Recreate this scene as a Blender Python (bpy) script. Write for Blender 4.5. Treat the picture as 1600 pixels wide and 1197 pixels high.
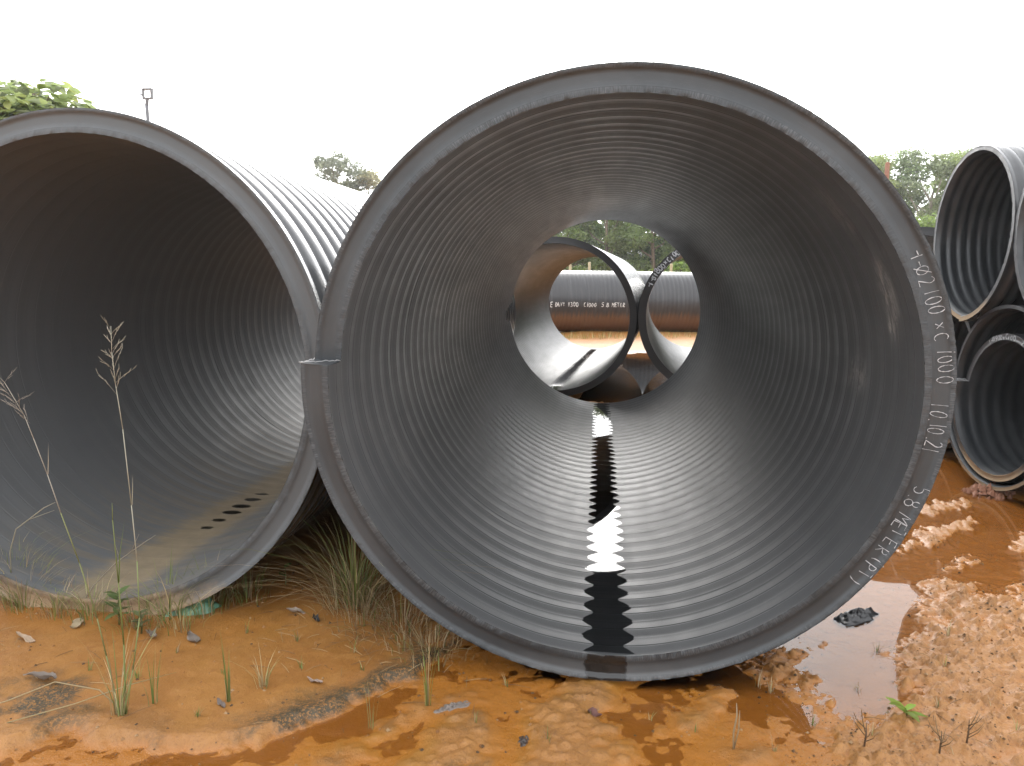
import bpy, math, random
import numpy as np
from mathutils import Matrix, Vector

for o in list(bpy.data.objects): bpy.data.objects.remove(o)
SC = bpy.context.scene
R = math.radians
rng = np.random.default_rng(7)
random.seed(7)

# ------------------------------------------------------------------ camera
cam_d = bpy.data.cameras.new('camera')
cam = bpy.data.objects.new('camera', cam_d)
SC.collection.objects.link(cam)
yaw, pitch, roll = R(6.464), R(8.145), R(0.731)
fw = Vector((-math.sin(yaw)*math.cos(pitch), math.cos(yaw)*math.cos(pitch), -math.sin(pitch)))
rt = Vector((math.cos(yaw), math.sin(yaw), 0)); up = rt.cross(fw)
rt2 = rt*math.cos(roll)+up*math.sin(roll); up2 = up*math.cos(roll)-rt*math.sin(roll)
M = Matrix((rt2, up2, -fw)).transposed().to_4x4()
M.translation = Vector((-0.0772, -2.7825, 1.5255))
cam.matrix_world = M
cam_d.sensor_fit = 'HORIZONTAL'; cam_d.sensor_width = 36; cam_d.lens = 1159.7/1600*36
cam_d.clip_start = 0.05; cam_d.clip_end = 2000
SC.camera = cam
SC.render.resolution_x = 1024; SC.render.resolution_y = 766

# ------------------------------------------------------------------ light
SUN_ELEV, SUN_ROT = R(33), R(-8)
w = bpy.data.worlds.new('World'); SC.world = w; w.use_nodes = True
nt = w.node_tree; nt.nodes.clear()
sky = nt.nodes.new('ShaderNodeTexSky'); sky.sky_type = 'NISHITA'; sky.sun_disc = False
sky.sun_elevation = SUN_ELEV; sky.sun_rotation = SUN_ROT
sky.air_density = 1.0; sky.dust_density = 7.0; sky.ozone_density = 1.0
hs = nt.nodes.new('ShaderNodeHueSaturation'); hs.inputs['Saturation'].default_value = 0.10
# an even layer of cloud over the clear-sky gradient
mx = nt.nodes.new('ShaderNodeMix'); mx.data_type = 'RGBA'; mx.inputs[0].default_value = 0.48
mx.inputs[7].default_value = (17.5, 17.8, 18.4, 1)
bg = nt.nodes.new('ShaderNodeBackground'); bg.inputs[1].default_value = 0.14
wo = nt.nodes.new('ShaderNodeOutputWorld')
nt.links.new(sky.outputs[0], hs.inputs['Color']); nt.links.new(hs.outputs[0], mx.inputs[6])
nt.links.new(mx.outputs[2], bg.inputs[0]); nt.links.new(bg.outputs[0], wo.inputs[0])
sd = bpy.data.lights.new('sun', 'SUN'); sd.energy = 1.2; sd.angle = R(40); sd.color = (1, .96, .9)
so = bpy.data.objects.new('sun', sd); SC.collection.objects.link(so)
so.rotation_euler = (-(math.pi/2-SUN_ELEV), 0, -SUN_ROT)
so.location = (0, 20, 30)
SC.view_settings.view_transform = 'Standard'; SC.view_settings.look = 'None'
SC.view_settings.exposure = 1.02; SC.view_settings.gamma = 1
SC.view_settings.use_curve_mapping = False
SC.cycles.max_bounces = 5; SC.cycles.diffuse_bounces = 3; SC.cycles.glossy_bounces = 3; SC.cycles.transparent_max_bounces = 6

# ------------------------------------------------------------------ helpers
def link(o, parent=None):
    SC.collection.objects.link(o)
    if parent is not None: o.parent = parent
    return o
def tag(o, label=None, cat=None, group=None, kind=None):
    if label: o['label'] = label
    if cat: o['category'] = cat
    if group: o['group'] = group
    if kind: o['kind'] = kind
    return o
def empty(name, loc=(0, 0, 0), rz=0):
    o = bpy.data.objects.new(name, None); o.empty_display_size = .1
    o.location = loc; o.rotation_euler = (0, 0, rz)
    return link(o)
def mesh_np(name, verts, faces, smooth=True, uv=None, col=None):
    """verts (n,3), faces (m,3|4) arrays -> mesh"""
    me = bpy.data.meshes.new(name)
    verts = np.asarray(verts, np.float32); faces = np.asarray(faces, np.int32)
    k = faces.shape[1]
    me.vertices.add(len(verts)); me.vertices.foreach_set('co', verts.ravel())
    me.loops.add(faces.size); me.loops.foreach_set('vertex_index', faces.ravel())
    me.polygons.add(len(faces))
    me.polygons.foreach_set('loop_start', np.arange(len(faces), dtype=np.int32)*k)
    me.polygons.foreach_set('loop_total', np.full(len(faces), k, np.int32))
    me.update(calc_edges=True); me.validate()
    if smooth: me.polygons.foreach_set('use_smooth', np.ones(len(faces), bool))
    if uv is not None:
        l = me.uv_layers.new(name='UVMap'); l.data.foreach_set('uv', np.asarray(uv, np.float32)[faces.ravel()].ravel())
    if col is not None:
        a = me.color_attributes.new('tint', 'FLOAT_COLOR', 'POINT')
        c = np.ones((len(verts), 4), np.float32); c[:, :col.shape[1]] = col
        a.data.foreach_set('color', c.ravel())
    return me
def obj(name, me, mat, parent=None):
    o = bpy.data.objects.new(name, me)
    if mat is not None and not me.materials: me.materials.append(mat)
    return link(o, parent)
class MB:
    """collects quads / tris (as quads with repeated vertex avoided) and builds one mesh"""
    def __init__(s): s.v = []; s.f = []; s.c = []
    def add(s, vs, fs, c=(1, 1, 1)):
        b = len(s.v); s.v += [tuple(x) for x in vs]; s.f += [tuple(i+b for i in f) for f in fs]; s.c += [c]*len(vs)
    def box(s, x0, x1, y0, y1, z0, z1, c=(1, 1, 1)):
        vs = [(x, y, z) for z in (z0, z1) for y in (y0, y1) for x in (x0, x1)]
        s.add(vs, [(0, 2, 3, 1), (4, 5, 7, 6), (0, 1, 5, 4), (2, 6, 7, 3), (0, 4, 6, 2), (1, 3, 7, 5)], c)
    def tube(s, pts, rad, n=6, c=(1, 1, 1), cap=True):
        pts = [Vector(p) for p in pts]; rings = []
        prev = None
        for i, p in enumerate(pts):
            t = (pts[min(i+1, len(pts)-1)]-pts[max(i-1, 0)]).normalized()
            a = prev if prev is not None else (Vector((1, 0, 0)) if abs(t.x) < .8 else Vector((0, 1, 0)))
            a = (a-t*a.dot(t)).normalized(); b = t.cross(a); prev = a
            r = rad[i] if hasattr(rad, '__len__') else rad
            rings.append([p+(a*math.cos(2*math.pi*k/n)+b*math.sin(2*math.pi*k/n))*r for k in range(n)])
        vs = [v for g in rings for v in g]; fs = []
        for i in range(len(rings)-1):
            for k in range(n): fs.append((i*n+k, i*n+(k+1) % n, (i+1)*n+(k+1) % n, (i+1)*n+k))
        if cap: fs += [tuple(range(n))[::-1], tuple(range(len(vs)-n, len(vs)))]
        s.add(vs, fs, c)
    def blade(s, pts, w, side, c=(1, 1, 1), taper=True, fold=.25):
        """a grass blade or leaf: a folded strip along pts, width w, side vector"""
        pts = [Vector(p) for p in pts]; n = len(pts); vs = []; side = Vector(side).normalized()
        for i, p in enumerate(pts):
            t = i/(n-1); ww = w*(max(.02, 1-t**1.5) if taper else max(.04, math.sin(math.pi*min(1, .08+.92*t))**.8))
            d = (pts[min(i+1, n-1)]-pts[max(i-1, 0)]).normalized(); nrm = side.cross(d).normalized()
            vs += [p-side*ww*.5+nrm*ww*fold, p, p+side*ww*.5+nrm*ww*fold]
        fs = []
        for i in range(n-1):
            a = i*3; fs += [(a, a+1, a+4, a+3), (a+1, a+2, a+5, a+4)]
        s.add(vs, fs, c)
    def build(s, name, mat, parent=None, smooth=True):
        me = bpy.data.meshes.new(name); me.from_pydata(s.v, [], s.f); me.update()
        if smooth: me.polygons.foreach_set('use_smooth', np.ones(len(me.polygons), bool))
        a = me.color_attributes.new('tint', 'FLOAT_COLOR', 'POINT')
        c = np.ones((len(s.v), 4), np.float32); c[:, :3] = np.array(s.c, np.float32).reshape(-1, 3); a.data.foreach_set('color', c.ravel())
        return obj(name, me, mat, parent)

def _hash(ix, iy, seed):
    n = (ix.astype(np.int64)*374761393+iy.astype(np.int64)*668265263+seed*982451653) & 0xffffffff
    n = ((n ^ (n >> 13))*1274126177) & 0xffffffff
    return ((n ^ (n >> 16)) & 0xffffff)/float(0xffffff)*2-1
def vnoise(x, y, seed=0):
    ix, iy = np.floor(x), np.floor(y); fx, fy = x-ix, y-iy
    ux, uy = fx*fx*fx*(fx*(fx*6-15)+10), fy*fy*fy*(fy*(fy*6-15)+10)
    a, b = _hash(ix, iy, seed), _hash(ix+1, iy, seed); c, d = _hash(ix, iy+1, seed), _hash(ix+1, iy+1, seed)
    return (a+(b-a)*ux)*(1-uy)+(c+(d-c)*ux)*uy
def fbm(x, y, f, octs, seed=0, g=.5):
    s = 0; a = 1
    for i in range(octs):
        s = s+a*vnoise(x*f+17.3*i, y*f-9.1*i, seed+i); a *= g; f *= 2.03
    return s
def sstep(a, b, x):
    t = np.clip((x-a)/(b-a), 0, 1); return t*t*(3-2*t)
def sdf(poly, x, y):
    d = np.full(x.shape, 1e9); ins = np.zeros(x.shape, bool); n = len(poly)
    for i in range(n):
        ax, ay = poly[i]; bx, by = poly[(i+1) % n]
        ex, ey = bx-ax, by-ay; wx, wy = x-ax, y-ay
        t = np.clip((wx*ex+wy*ey)/(ex*ex+ey*ey), 0, 1)
        d = np.minimum(d, (wx-ex*t)**2+(wy-ey*t)**2)
        cr = (ay > y) != (by > y)
        with np.errstate(divide='ignore', invalid='ignore'):
            xx = ax+(y-ay)/(by-ay if by != ay else 1e-9)*ex
        ins ^= cr & (x < xx)
    d = np.sqrt(d); return np.where(ins, -d, d)

# ------------------------------------------------------------------ materials
class NT:
    def __init__(s, name):
        s.m = bpy.data.materials.new(name); s.m.use_nodes = True; s.t = s.m.node_tree; s.t.nodes.clear()
        s.out = s.n('ShaderNodeOutputMaterial')
    def n(s, typ, **kw):
        x = s.t.nodes.new(typ)
        for k, v in kw.items(): setattr(x, k, v)
        return x
    def l(s, a, b): s.t.links.new(a, b)
    def val(s, sock, v):
        if hasattr(v, 'links') or hasattr(v, 'is_linked'): s.l(v, sock)
        else: sock.default_value = v
    def noise(s, co, scale, detail=3, rough=.5, dist=0):
        x = s.n('ShaderNodeTexNoise'); s.l(co, x.inputs['Vector']); x.inputs['Scale'].default_value = scale
        x.inputs['Detail'].default_value = detail; x.inputs['Roughness'].default_value = rough
        x.inputs['Distortion'].default_value = dist; return x.outputs[0]
    def ramp(s, f, a, b, lo=0., hi=1.):
        x = s.n('ShaderNodeMapRange'); x.interpolation_type = 'SMOOTHSTEP'; s.l(f, x.inputs[0])
        for i, v in enumerate((a, b, lo, hi)): x.inputs[i+1].default_value = v
        return x.outputs[0]
    def math(s, op, a, b=0., c=0.):
        x = s.n('ShaderNodeMath', operation=op)
        for i, v in enumerate((a, b, c)): s.val(x.inputs[i], v)
        return x.outputs[0]
    def mix(s, f, a, b):
        x = s.n('ShaderNodeMix', data_type='RGBA'); s.val(x.inputs[0], f)
        for i, v in ((6, a), (7, b)):
            if isinstance(v, tuple): v = v+(1,) if len(v) == 3 else v
            s.val(x.inputs[i], v)
        return x.outputs[2]
    def sep(s, v):
        x = s.n('ShaderNodeSeparateXYZ'); s.l(v, x.inputs[0]); return x.outputs
    def mapping(s, co, scale):
        x = s.n('ShaderNodeMapping'); s.l(co, x.inputs[0]); x.inputs['Scale'].default_value = scale; return x.outputs[0]
    def bump(s, h, strength, dist, nrm=None):
        x = s.n('ShaderNodeBump'); x.inputs['Strength'].default_value = strength; x.inputs['Distance'].default_value = dist
        s.l(h, x.inputs['Height'])
        if nrm is not None: s.l(nrm, x.inputs['Normal'])
        return x.outputs[0]
    def princ(s, col, rough, nrm=None, spec=.5):
        p = s.n('ShaderNodeBsdfPrincipled'); s.val(p.inputs['Base Color'], col+(1,) if isinstance(col, tuple) else col)
        s.val(p.inputs['Roughness'], rough); p.inputs['Specular IOR Level'].default_value = spec
        if nrm is not None: s.l(nrm, p.inputs['Normal'])
        return p
    def done(s, sh): s.l(sh, s.out.inputs[0]); return s.m

MUD = (.30, .115, .032)
def plastic(name, base=(.040, .041, .043), rough=.40, mud_bottom=0, dust=.25, scuff=0., mudw=.16, rim=False, wet=False, splash=0., tan=(.22, .155, .09), scuffs=()):
    """black polyethylene: faint film of dust, scuffs, dried mud along the bottom; object coordinates (axis = Y)"""
    N = NT(name); tc = N.n('ShaderNodeTexCoord'); co = tc.outputs['Object']; x, y, z = N.sep(co)
    n1 = N.noise(co, 1.7, 4, .6); n2 = N.noise(N.mapping(co, (1, .15, 1)), 9, 3, .6); n3 = N.noise(co, 60, 2, .6)
    f = N.math('MULTIPLY', N.ramp(n1, .35, .75), dust)
    col = N.mix(f, base, (.105, .108, .110))
    ro = N.math('ADD', N.math('MULTIPLY', n2, .18), rough-.09)
    if scuff:
        sc = N.math('MULTIPLY', N.ramp(N.noise(N.mapping(co, (2.2, 5, 2.2)), 1.3, 5, .75, .6), .60, .74), scuff)
        col = N.mix(sc, col, (.23, .23, .22))
    for (px, py, pz, rx, ry, rz_, amt) in scuffs:   # pale scrapes and dried splashes
        vm = N.n('ShaderNodeVectorMath', operation='SUBTRACT'); N.l(co, vm.inputs[0]); vm.inputs[1].default_value = (px, py, pz)
        ln = N.n('ShaderNodeVectorMath', operation='LENGTH'); N.l(N.mapping(vm.outputs[0], (1/rx, 1/ry, 1/rz_)), ln.inputs[0])
        sm = N.math('MULTIPLY', N.ramp(ln.outputs['Value'], .25, 1, 1, 0), N.ramp(N.noise(N.mapping(co, (9, 30, 9)), 1.6, 6, .75, .5), .44, .62))
        col = N.mix(N.math('MULTIPLY', sm, amt), col, (.34, .33, .31))
    h = N.math('ADD', N.math('MULTIPLY', n3, .3), n2)
    if rim:
        uv = tc.outputs['UV']; u_, v_, _ = N.sep(uv)
        lip = N.math('MAXIMUM', N.ramp(v_, .13, .17, 1, 0), N.ramp(v_, .76, .80, 0, 1))
        hatch = N.noise(N.mapping(uv, (170, 2.2, 1)), 1, 3, .6, .3)
        hm = N.math('MULTIPLY', N.ramp(hatch, .42, .62), lip)
        col = N.mix(N.math('MULTIPLY', N.math('MULTIPLY', hm, N.ramp(N.noise(co, 3.1, 3), .4, .62, .25, 1.)), .7), col, (.085, .092, .098))
        col = N.mix(N.math('MULTIPLY', N.ramp(N.noise(N.mapping(uv, (14, 30, 1)), 1, 4, .7), .55, .7), .10), col, (.16, .16, .16))
        h = N.math('ADD', N.math('MULTIPLY', h, .25), N.math('MULTIPLY', hatch, N.math('MULTIPLY', lip, 4.0)))
        ro = N.math('ADD', ro, N.math('MULTIPLY', lip, .12))
    if mud_bottom:
        ax = N.math('ABSOLUTE', N.math('ADD', x, N.math('MULTIPLY', N.math('SUBTRACT', N.noise(N.mapping(co, (1, 7, 1)), 3.5, 5, .7), .5), .30)))
        lowz = N.ramp(z, .35, .6, 1, 0)
        m = N.math('MULTIPLY', N.math('MULTIPLY', N.ramp(ax, mudw*.35, mudw, 1, 0), lowz), mud_bottom)
        streak = N.ramp(N.noise(N.mapping(co, (2.5, 26, 2.5)), 1, 4, .65), .38, .66)
        m2 = N.math('MULTIPLY', N.math('MULTIPLY', N.ramp(N.math('ABSOLUTE', x), mudw*.8, mudw*3.6, 1, 0), lowz), N.math('MULTIPLY', streak, mud_bottom*.45))
        m = N.math('MAXIMUM', m, m2)
        col = N.mix(m, col, N.mix(N.noise(co, 14, 3), tan, tuple(c*.6 for c in tan))); ro = N.math('ADD', ro, N.math('MULTIPLY', m, .35))
    if splash:
        zz = N.math('ADD', z, N.math('MULTIPLY', N.math('SUBTRACT', N.noise(co, 9, 5, .7), .5), .22))
        m = N.math('MULTIPLY', N.ramp(zz, .04, .24, 1, 0), splash)
        col = N.mix(m, col, (.33, .23, .13)); ro = N.math('ADD', ro, N.math('MULTIPLY', m, .3))
    if wet:   # water that spills over the lip
        ax = N.math('ABSOLUTE', N.math('ADD', N.math('ADD', x, .005), N.math('MULTIPLY', N.math('SUBTRACT', N.noise(co, 22, 3), .5), .05)))
        m = N.math('MULTIPLY', N.ramp(ax, .072, .088, 1, 0), N.ramp(z, .12, .2, 1, 0))
        col = N.mix(m, col, (.012, .012, .012)); ro = N.math('MULTIPLY', ro, N.math('SUBTRACT', 1., N.math('MULTIPLY', m, .8)))
        dm = N.math('MULTIPLY', N.ramp(N.math('ADD', z, N.math('MULTIPLY', N.noise(co, 18, 5, .7), .06)), .06, .15, .22, 0), N.math('SUBTRACT', 1., m))
        col = N.mix(dm, col, (.16, .155, .15))
    p = N.princ(col, ro, N.bump(h, .22 if rim else .10, .004 if rim else .003))
    return N.done(p.outputs[0])

M_in = plastic('plastic_inner_main', base=(.060, .062, .064), dust=.35, scuff=.12, rough=.37, scuffs=((1.0, .17, 1.48, .12, .10, .26, .75), (1.04, .20, 1.34, .07, .05, .07, .9), (1.066, .60, 1.12, .1, .18, .12, .45), (.6, 2.95, .28, .16, .55, .12, .45), (.83, .24, 1.79, .2, .1, .2, .35), (-.95, .5, .7, .2, .1, .3, .2)))
M_out = plastic('plastic_outer', dust=.6, rough=.22)
M_rim = plastic('plastic_cut_rim', base=(.022, .026, .029), rough=.46, rim=True, wet=True)
M_inL = plastic('plastic_inner_left', base=(.100, .104, .107), rough=.62, dust=.2, mud_bottom=.95, mudw=.24, tan=(.27, .21, .13))
M_rimL = plastic('plastic_cut_rim_left', base=(.060, .066, .070), rough=.50, rim=True, splash=.95)
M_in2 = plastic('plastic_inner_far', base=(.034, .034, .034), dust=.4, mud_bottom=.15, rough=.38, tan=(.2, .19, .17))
M_rim2 = plastic('plastic_rim_far', base=(.018, .018, .019), rough=.42, dust=.1)
M_out3 = plastic('plastic_outer_far', dust=.5, rough=.36, splash=.0, mud_bottom=0)
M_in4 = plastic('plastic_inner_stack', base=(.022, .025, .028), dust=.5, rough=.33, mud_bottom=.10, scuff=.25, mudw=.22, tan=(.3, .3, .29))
M_rim4 = plastic('plastic_rim_stack', base=(.05, .05, .052), rough=.4, rim=True, splash=.8)

def simple(name, col, rough=.6, var=.25, scale=20, bump=.2):
    N = NT(name); co = N.n('ShaderNodeTexCoord').outputs['Object']; n = N.noise(co, scale, 4, .6)
    c = N.mix(n, tuple(min(1, v*(1+var)) for v in col), tuple(v*(1-var) for v in col))
    return N.done(N.princ(c, rough, N.bump(n, bump, .01)).outputs[0])
M_chalk = simple('chalk_marks', (.36, .37, .38), .8, .4, 70)
M_paint = simple('white_stencil_paint', (.62, .62, .60), .6, .3, 30)
M_burr = simple('plastic_burr', (.30, .30, .30), .5)

def tinted(name, rough=.55, trans=.25, var=.25):
    """foliage: colour from each leaf's own tint"""
    N = NT(name); a = N.n('ShaderNodeVertexColor', layer_name='tint').outputs[0]
    oi = N.n('ShaderNodeObjectInfo').outputs['Random']
    hs = N.n('ShaderNodeHueSaturation'); N.l(a, hs.inputs['Color'])
    N.l(N.ramp(oi, 0, 1, 1-var, 1+var), hs.inputs['Value']); N.l(N.ramp(oi, 0, 1, .485, .512), hs.inputs['Hue'])
    p = N.princ(hs.outputs[0], rough, spec=.35)
    t = N.n('ShaderNodeBsdfTranslucent'); N.l(hs.outputs[0], t.inputs[0])
    m = N.n('ShaderNodeMixShader'); m.inputs[0].default_value = trans
    N.l(p.outputs[0], m.inputs[1]); N.l(t.outputs[0], m.inputs[2])
    return N.done(m.outputs[0])
M_leaf = tinted('foliage', .55, .55); M_grass = tinted('grass', .5, .4, .1); M_bark = simple('bark', (.16, .12, .08), .85, .4, 12, .6)
M_pale = simple('pale_bark', (.34, .30, .24), .85, .3, 9, .5)
M_litter = tinted('dry_litter', .8, .1, .15)

def water_mat(name, body, rough=.015, bumpy=.02):
    N = NT(name); co = N.n('ShaderNodeTexCoord').outputs['Object']
    b = N.bump(N.noise(co, 7, 2), bumpy, .01)
    fr = N.n('ShaderNodeFresnel'); fr.inputs[0].default_value = 1.333; N.l(b, fr.inputs['Normal'])
    g = N.n('ShaderNodeBsdfGlossy'); g.inputs['Roughness'].default_value = rough; N.l(b, g.inputs['Normal'])
    t = N.n('ShaderNodeBsdfTransparent'); t.inputs[0].default_value = body+(1,)
    m = N.n('ShaderNodeMixShader'); N.l(fr.outputs[0], m.inputs[0]); N.l(t.outputs[0], m.inputs[1]); N.l(g.outputs[0], m.inputs[2])
    return N.done(m.outputs[0])
M_puddle = water_mat('muddy_water', (.99, .96, .90))
M_clear = water_mat('pipe_water', (.55, .56, .57), bumpy=.004)

def ground_mat():
    N = NT('orange_clay'); g = N.n('ShaderNodeNewGeometry'); P = g.outputs['Position']; x, y, z = N.sep(P)
    a = N.n('ShaderNodeVertexColor', layer_name='tint').outputs[0]; r_, a_, w_ = N.sep(a)
    n1 = N.noise(P, 1.6, 5, .6); n2 = N.noise(P, 11, 5, .65); n3 = N.noise(P, 75, 5, .75); n4 = N.noise(P, 260, 3, .7); n5 = N.noise(P, 32, 5, .7, .4)
    vo = N.n('ShaderNodeTexVoronoi'); N.l(P, vo.inputs['Vector']); vo.inputs['Scale'].default_value = 85; vd = vo.outputs['Distance']
    c = N.mix(N.ramp(n1, .35, .68), (.245, .100, .018), (.305, .138, .030))
    c = N.mix(N.math('MULTIPLY', N.ramp(n2, .48, .70), .6), c, (.325, .155, .040))
    c = N.mix(N.math('MULTIPLY', N.ramp(n5, .54, .70), .5), c, (.19, .070, .012))
    c = N.mix(N.math('MULTIPLY', N.ramp(n3, .57, .72), .55), c, (.15, .055, .013))
    c = N.mix(N.math('MULTIPLY', N.ramp(n3, .40, .28), .35), c, (.36, .19, .062))
    # pale washed-out crumbly crust, dark crust of algae, ochre film
    c = N.mix(N.math('MULTIPLY', r_, N.ramp(n5, .32, .58, .25, .95)), c, N.mix(n2, (.33, .168, .060), (.265, .122, .038)))
    c = N.mix(N.math('MULTIPLY', r_, N.ramp(n3, .50, .66, 0, .75)), c, (.125, .050, .016))
    c = N.mix(N.math('MULTIPLY', r_, N.ramp(n4, .56, .70, 0, .6)), c, (.36, .22, .13))
    c = N.mix(N.math('MULTIPLY', a_, N.ramp(N.noise(P, 95, 5, .8), .38, .54, 0, .9)), c, (.050, .040, .022))
    c = N.mix(N.math('MULTIPLY', N.ramp(N.noise(P, 4.3, 3), .50, .66), N.math('MULTIPLY', w_, .55)), c, (.25, .115, .010))
    wet = N.ramp(N.math('ADD', z, N.math('MULTIPLY', N.math('SUBTRACT', n5, .5), .016)), -.036, -.010, 1, 0)
    c = N.mix(N.math('MULTIPLY', wet, .75), c, N.mix(n2, (.345, .130, .020), (.29, .104, .015)))
    ro = N.math('SUBTRACT', .70, N.math('MULTIPLY', wet, .42)); ro = N.math('SUBTRACT', ro, N.math('MULTIPLY', n2, .22))
    h = N.math('ADD', N.math('ADD', n3, N.math('MULTIPLY', n5, 1.2)), N.math('MULTIPLY', N.math('MULTIPLY', N.ramp(vd, 0., .5), r_), -.40))
    b = N.bump(h, .38, .010, N.bump(n4, .35, .004))
    return N.done(N.princ(c, ro, b, .45).outputs[0])
M_ground = ground_mat()

# ------------------------------------------------------------------ ground
WATER_Z = -.030
P1 = [(-2.500,-0.909),(-1.975,-0.755),(-1.860,-0.729),(-1.862,-0.674),(-1.789,-0.657),(-1.688,-0.686),(-1.464,-0.683),(-1.252,-0.665),(-1.166,-0.636),(-1.103,-0.554),(-1.006,-0.455),(-0.929,-0.373),(-0.829,-0.267),(-0.728,-0.182),(-0.697,-0.078),(-0.636,0.048),(-0.523,0.273),(-0.45,1.154),(-0.45,2.5),(-0.6,6.2),(-9,6.4),(-9,-.9)]
P2 = [(-0.990,-0.813),(-0.931,-0.652),(-0.840,-0.537),(-0.704,-0.375),(-0.613,-0.251),(-0.493,-0.177),(-0.472,-0.231),(-0.588,-0.371),(-0.733,-0.522),(-0.816,-0.610),(-0.850,-0.696),(-0.864,-0.825)]
P3 = [(-0.655,-0.798),(-0.639,-0.629),(-0.547,-0.461),(-0.426,-0.297),(-0.394,-0.440),(-0.345,-0.757)]
P4 = [(-0.292,-0.389),(-0.266,-0.246),(-0.165,-0.145),(-0.082,-0.02),(0.045,-0.02),(0.042,-0.225),(0.002,-0.319),(-0.032,-0.464),(0.073,-0.484),(0.008,-0.591),(-0.100,-0.724),(-0.234,-0.742),(-0.281,-0.565)]
P5 = [(0.217,-0.358),(0.267,-0.235),(0.363,-0.117),(0.432,-0.095),(0.354,-0.263),(0.287,-0.356)]
P6 = [(0.267,-0.676),(0.393,-0.491),(0.500,-0.364),(0.528,-0.381),(0.452,-0.500),(0.344,-0.666)]
P7 = [(0.692,-0.005),(0.730,-0.172),(0.655,-0.336),(0.616,-0.630),(.6,-1.6),(1.855,-1.6),(6,-1.5),(6,.9),(3.270,1.3),(2.200,1.235),(1.977,1.041),(1.927,1.195),(1.757,1.171),(1.569,0.944),(1.431,0.709),(1.25,0.531),(1.11,0.310),(1.14,0.162),(1.10,0.023),(0.979,-0.064),(0.845,-0.124),(0.808,-0.056),(0.818,0.107),(0.840,0.264),(1.005,0.488),(0.803,0.342),(0.547,0.119),(0.574,0.002)]
PUD = [(1.453,1.126),(1.521,0.937),(1.292,0.529),(1.158,0.308),(1.202,0.160),(1.178,0.039),(1.006,-0.051),(0.848,-0.115),(0.840,0.015),(0.889,0.271),(0.905,0.474),(1.137,0.736),(1.329,0.909)]
POND = [(1.2,.75),(1.5,1.1),(1.75,1.15),(1.95,1.15),(2.3,1.25),(3.4,1.3),(3.4,5.2),(2,5.6),(1.2,5.4),(1.1,2)]
P8 = [(1.02,.52),(.80,.36),(.50,.12),(.52,0),(.69,-.03),(.84,-.12),(.85,.1),(.87,.27)]
BARS = [[(2.061,2.357),(2.291,2.720),(2.683,2.814),(2.658,2.669),(2.403,2.481),(2.101,2.253)],
 [(1.649,1.574),(1.966,2.015),(2.218,2.245),(2.489,2.381),(2.365,2.075),(2.101,1.802),(1.790,1.574),(1.654,1.494)],
 [(1.459,0.817),(1.656,1.156),(1.877,1.411),(2.128,1.625),(2.259,1.644),(2.057,1.437),(1.880,1.231),(1.879,1.026),(1.680,0.922)],
 [(2.466,1.913),(2.646,2.081),(3.000,2.172),(2.536,1.327),(2.300,1.363),(2.391,1.664)]]
FAR = [(-60,14.5),(60,14.5),(60,-1)]   # not used as polygon; far ground is simply dry
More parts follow.
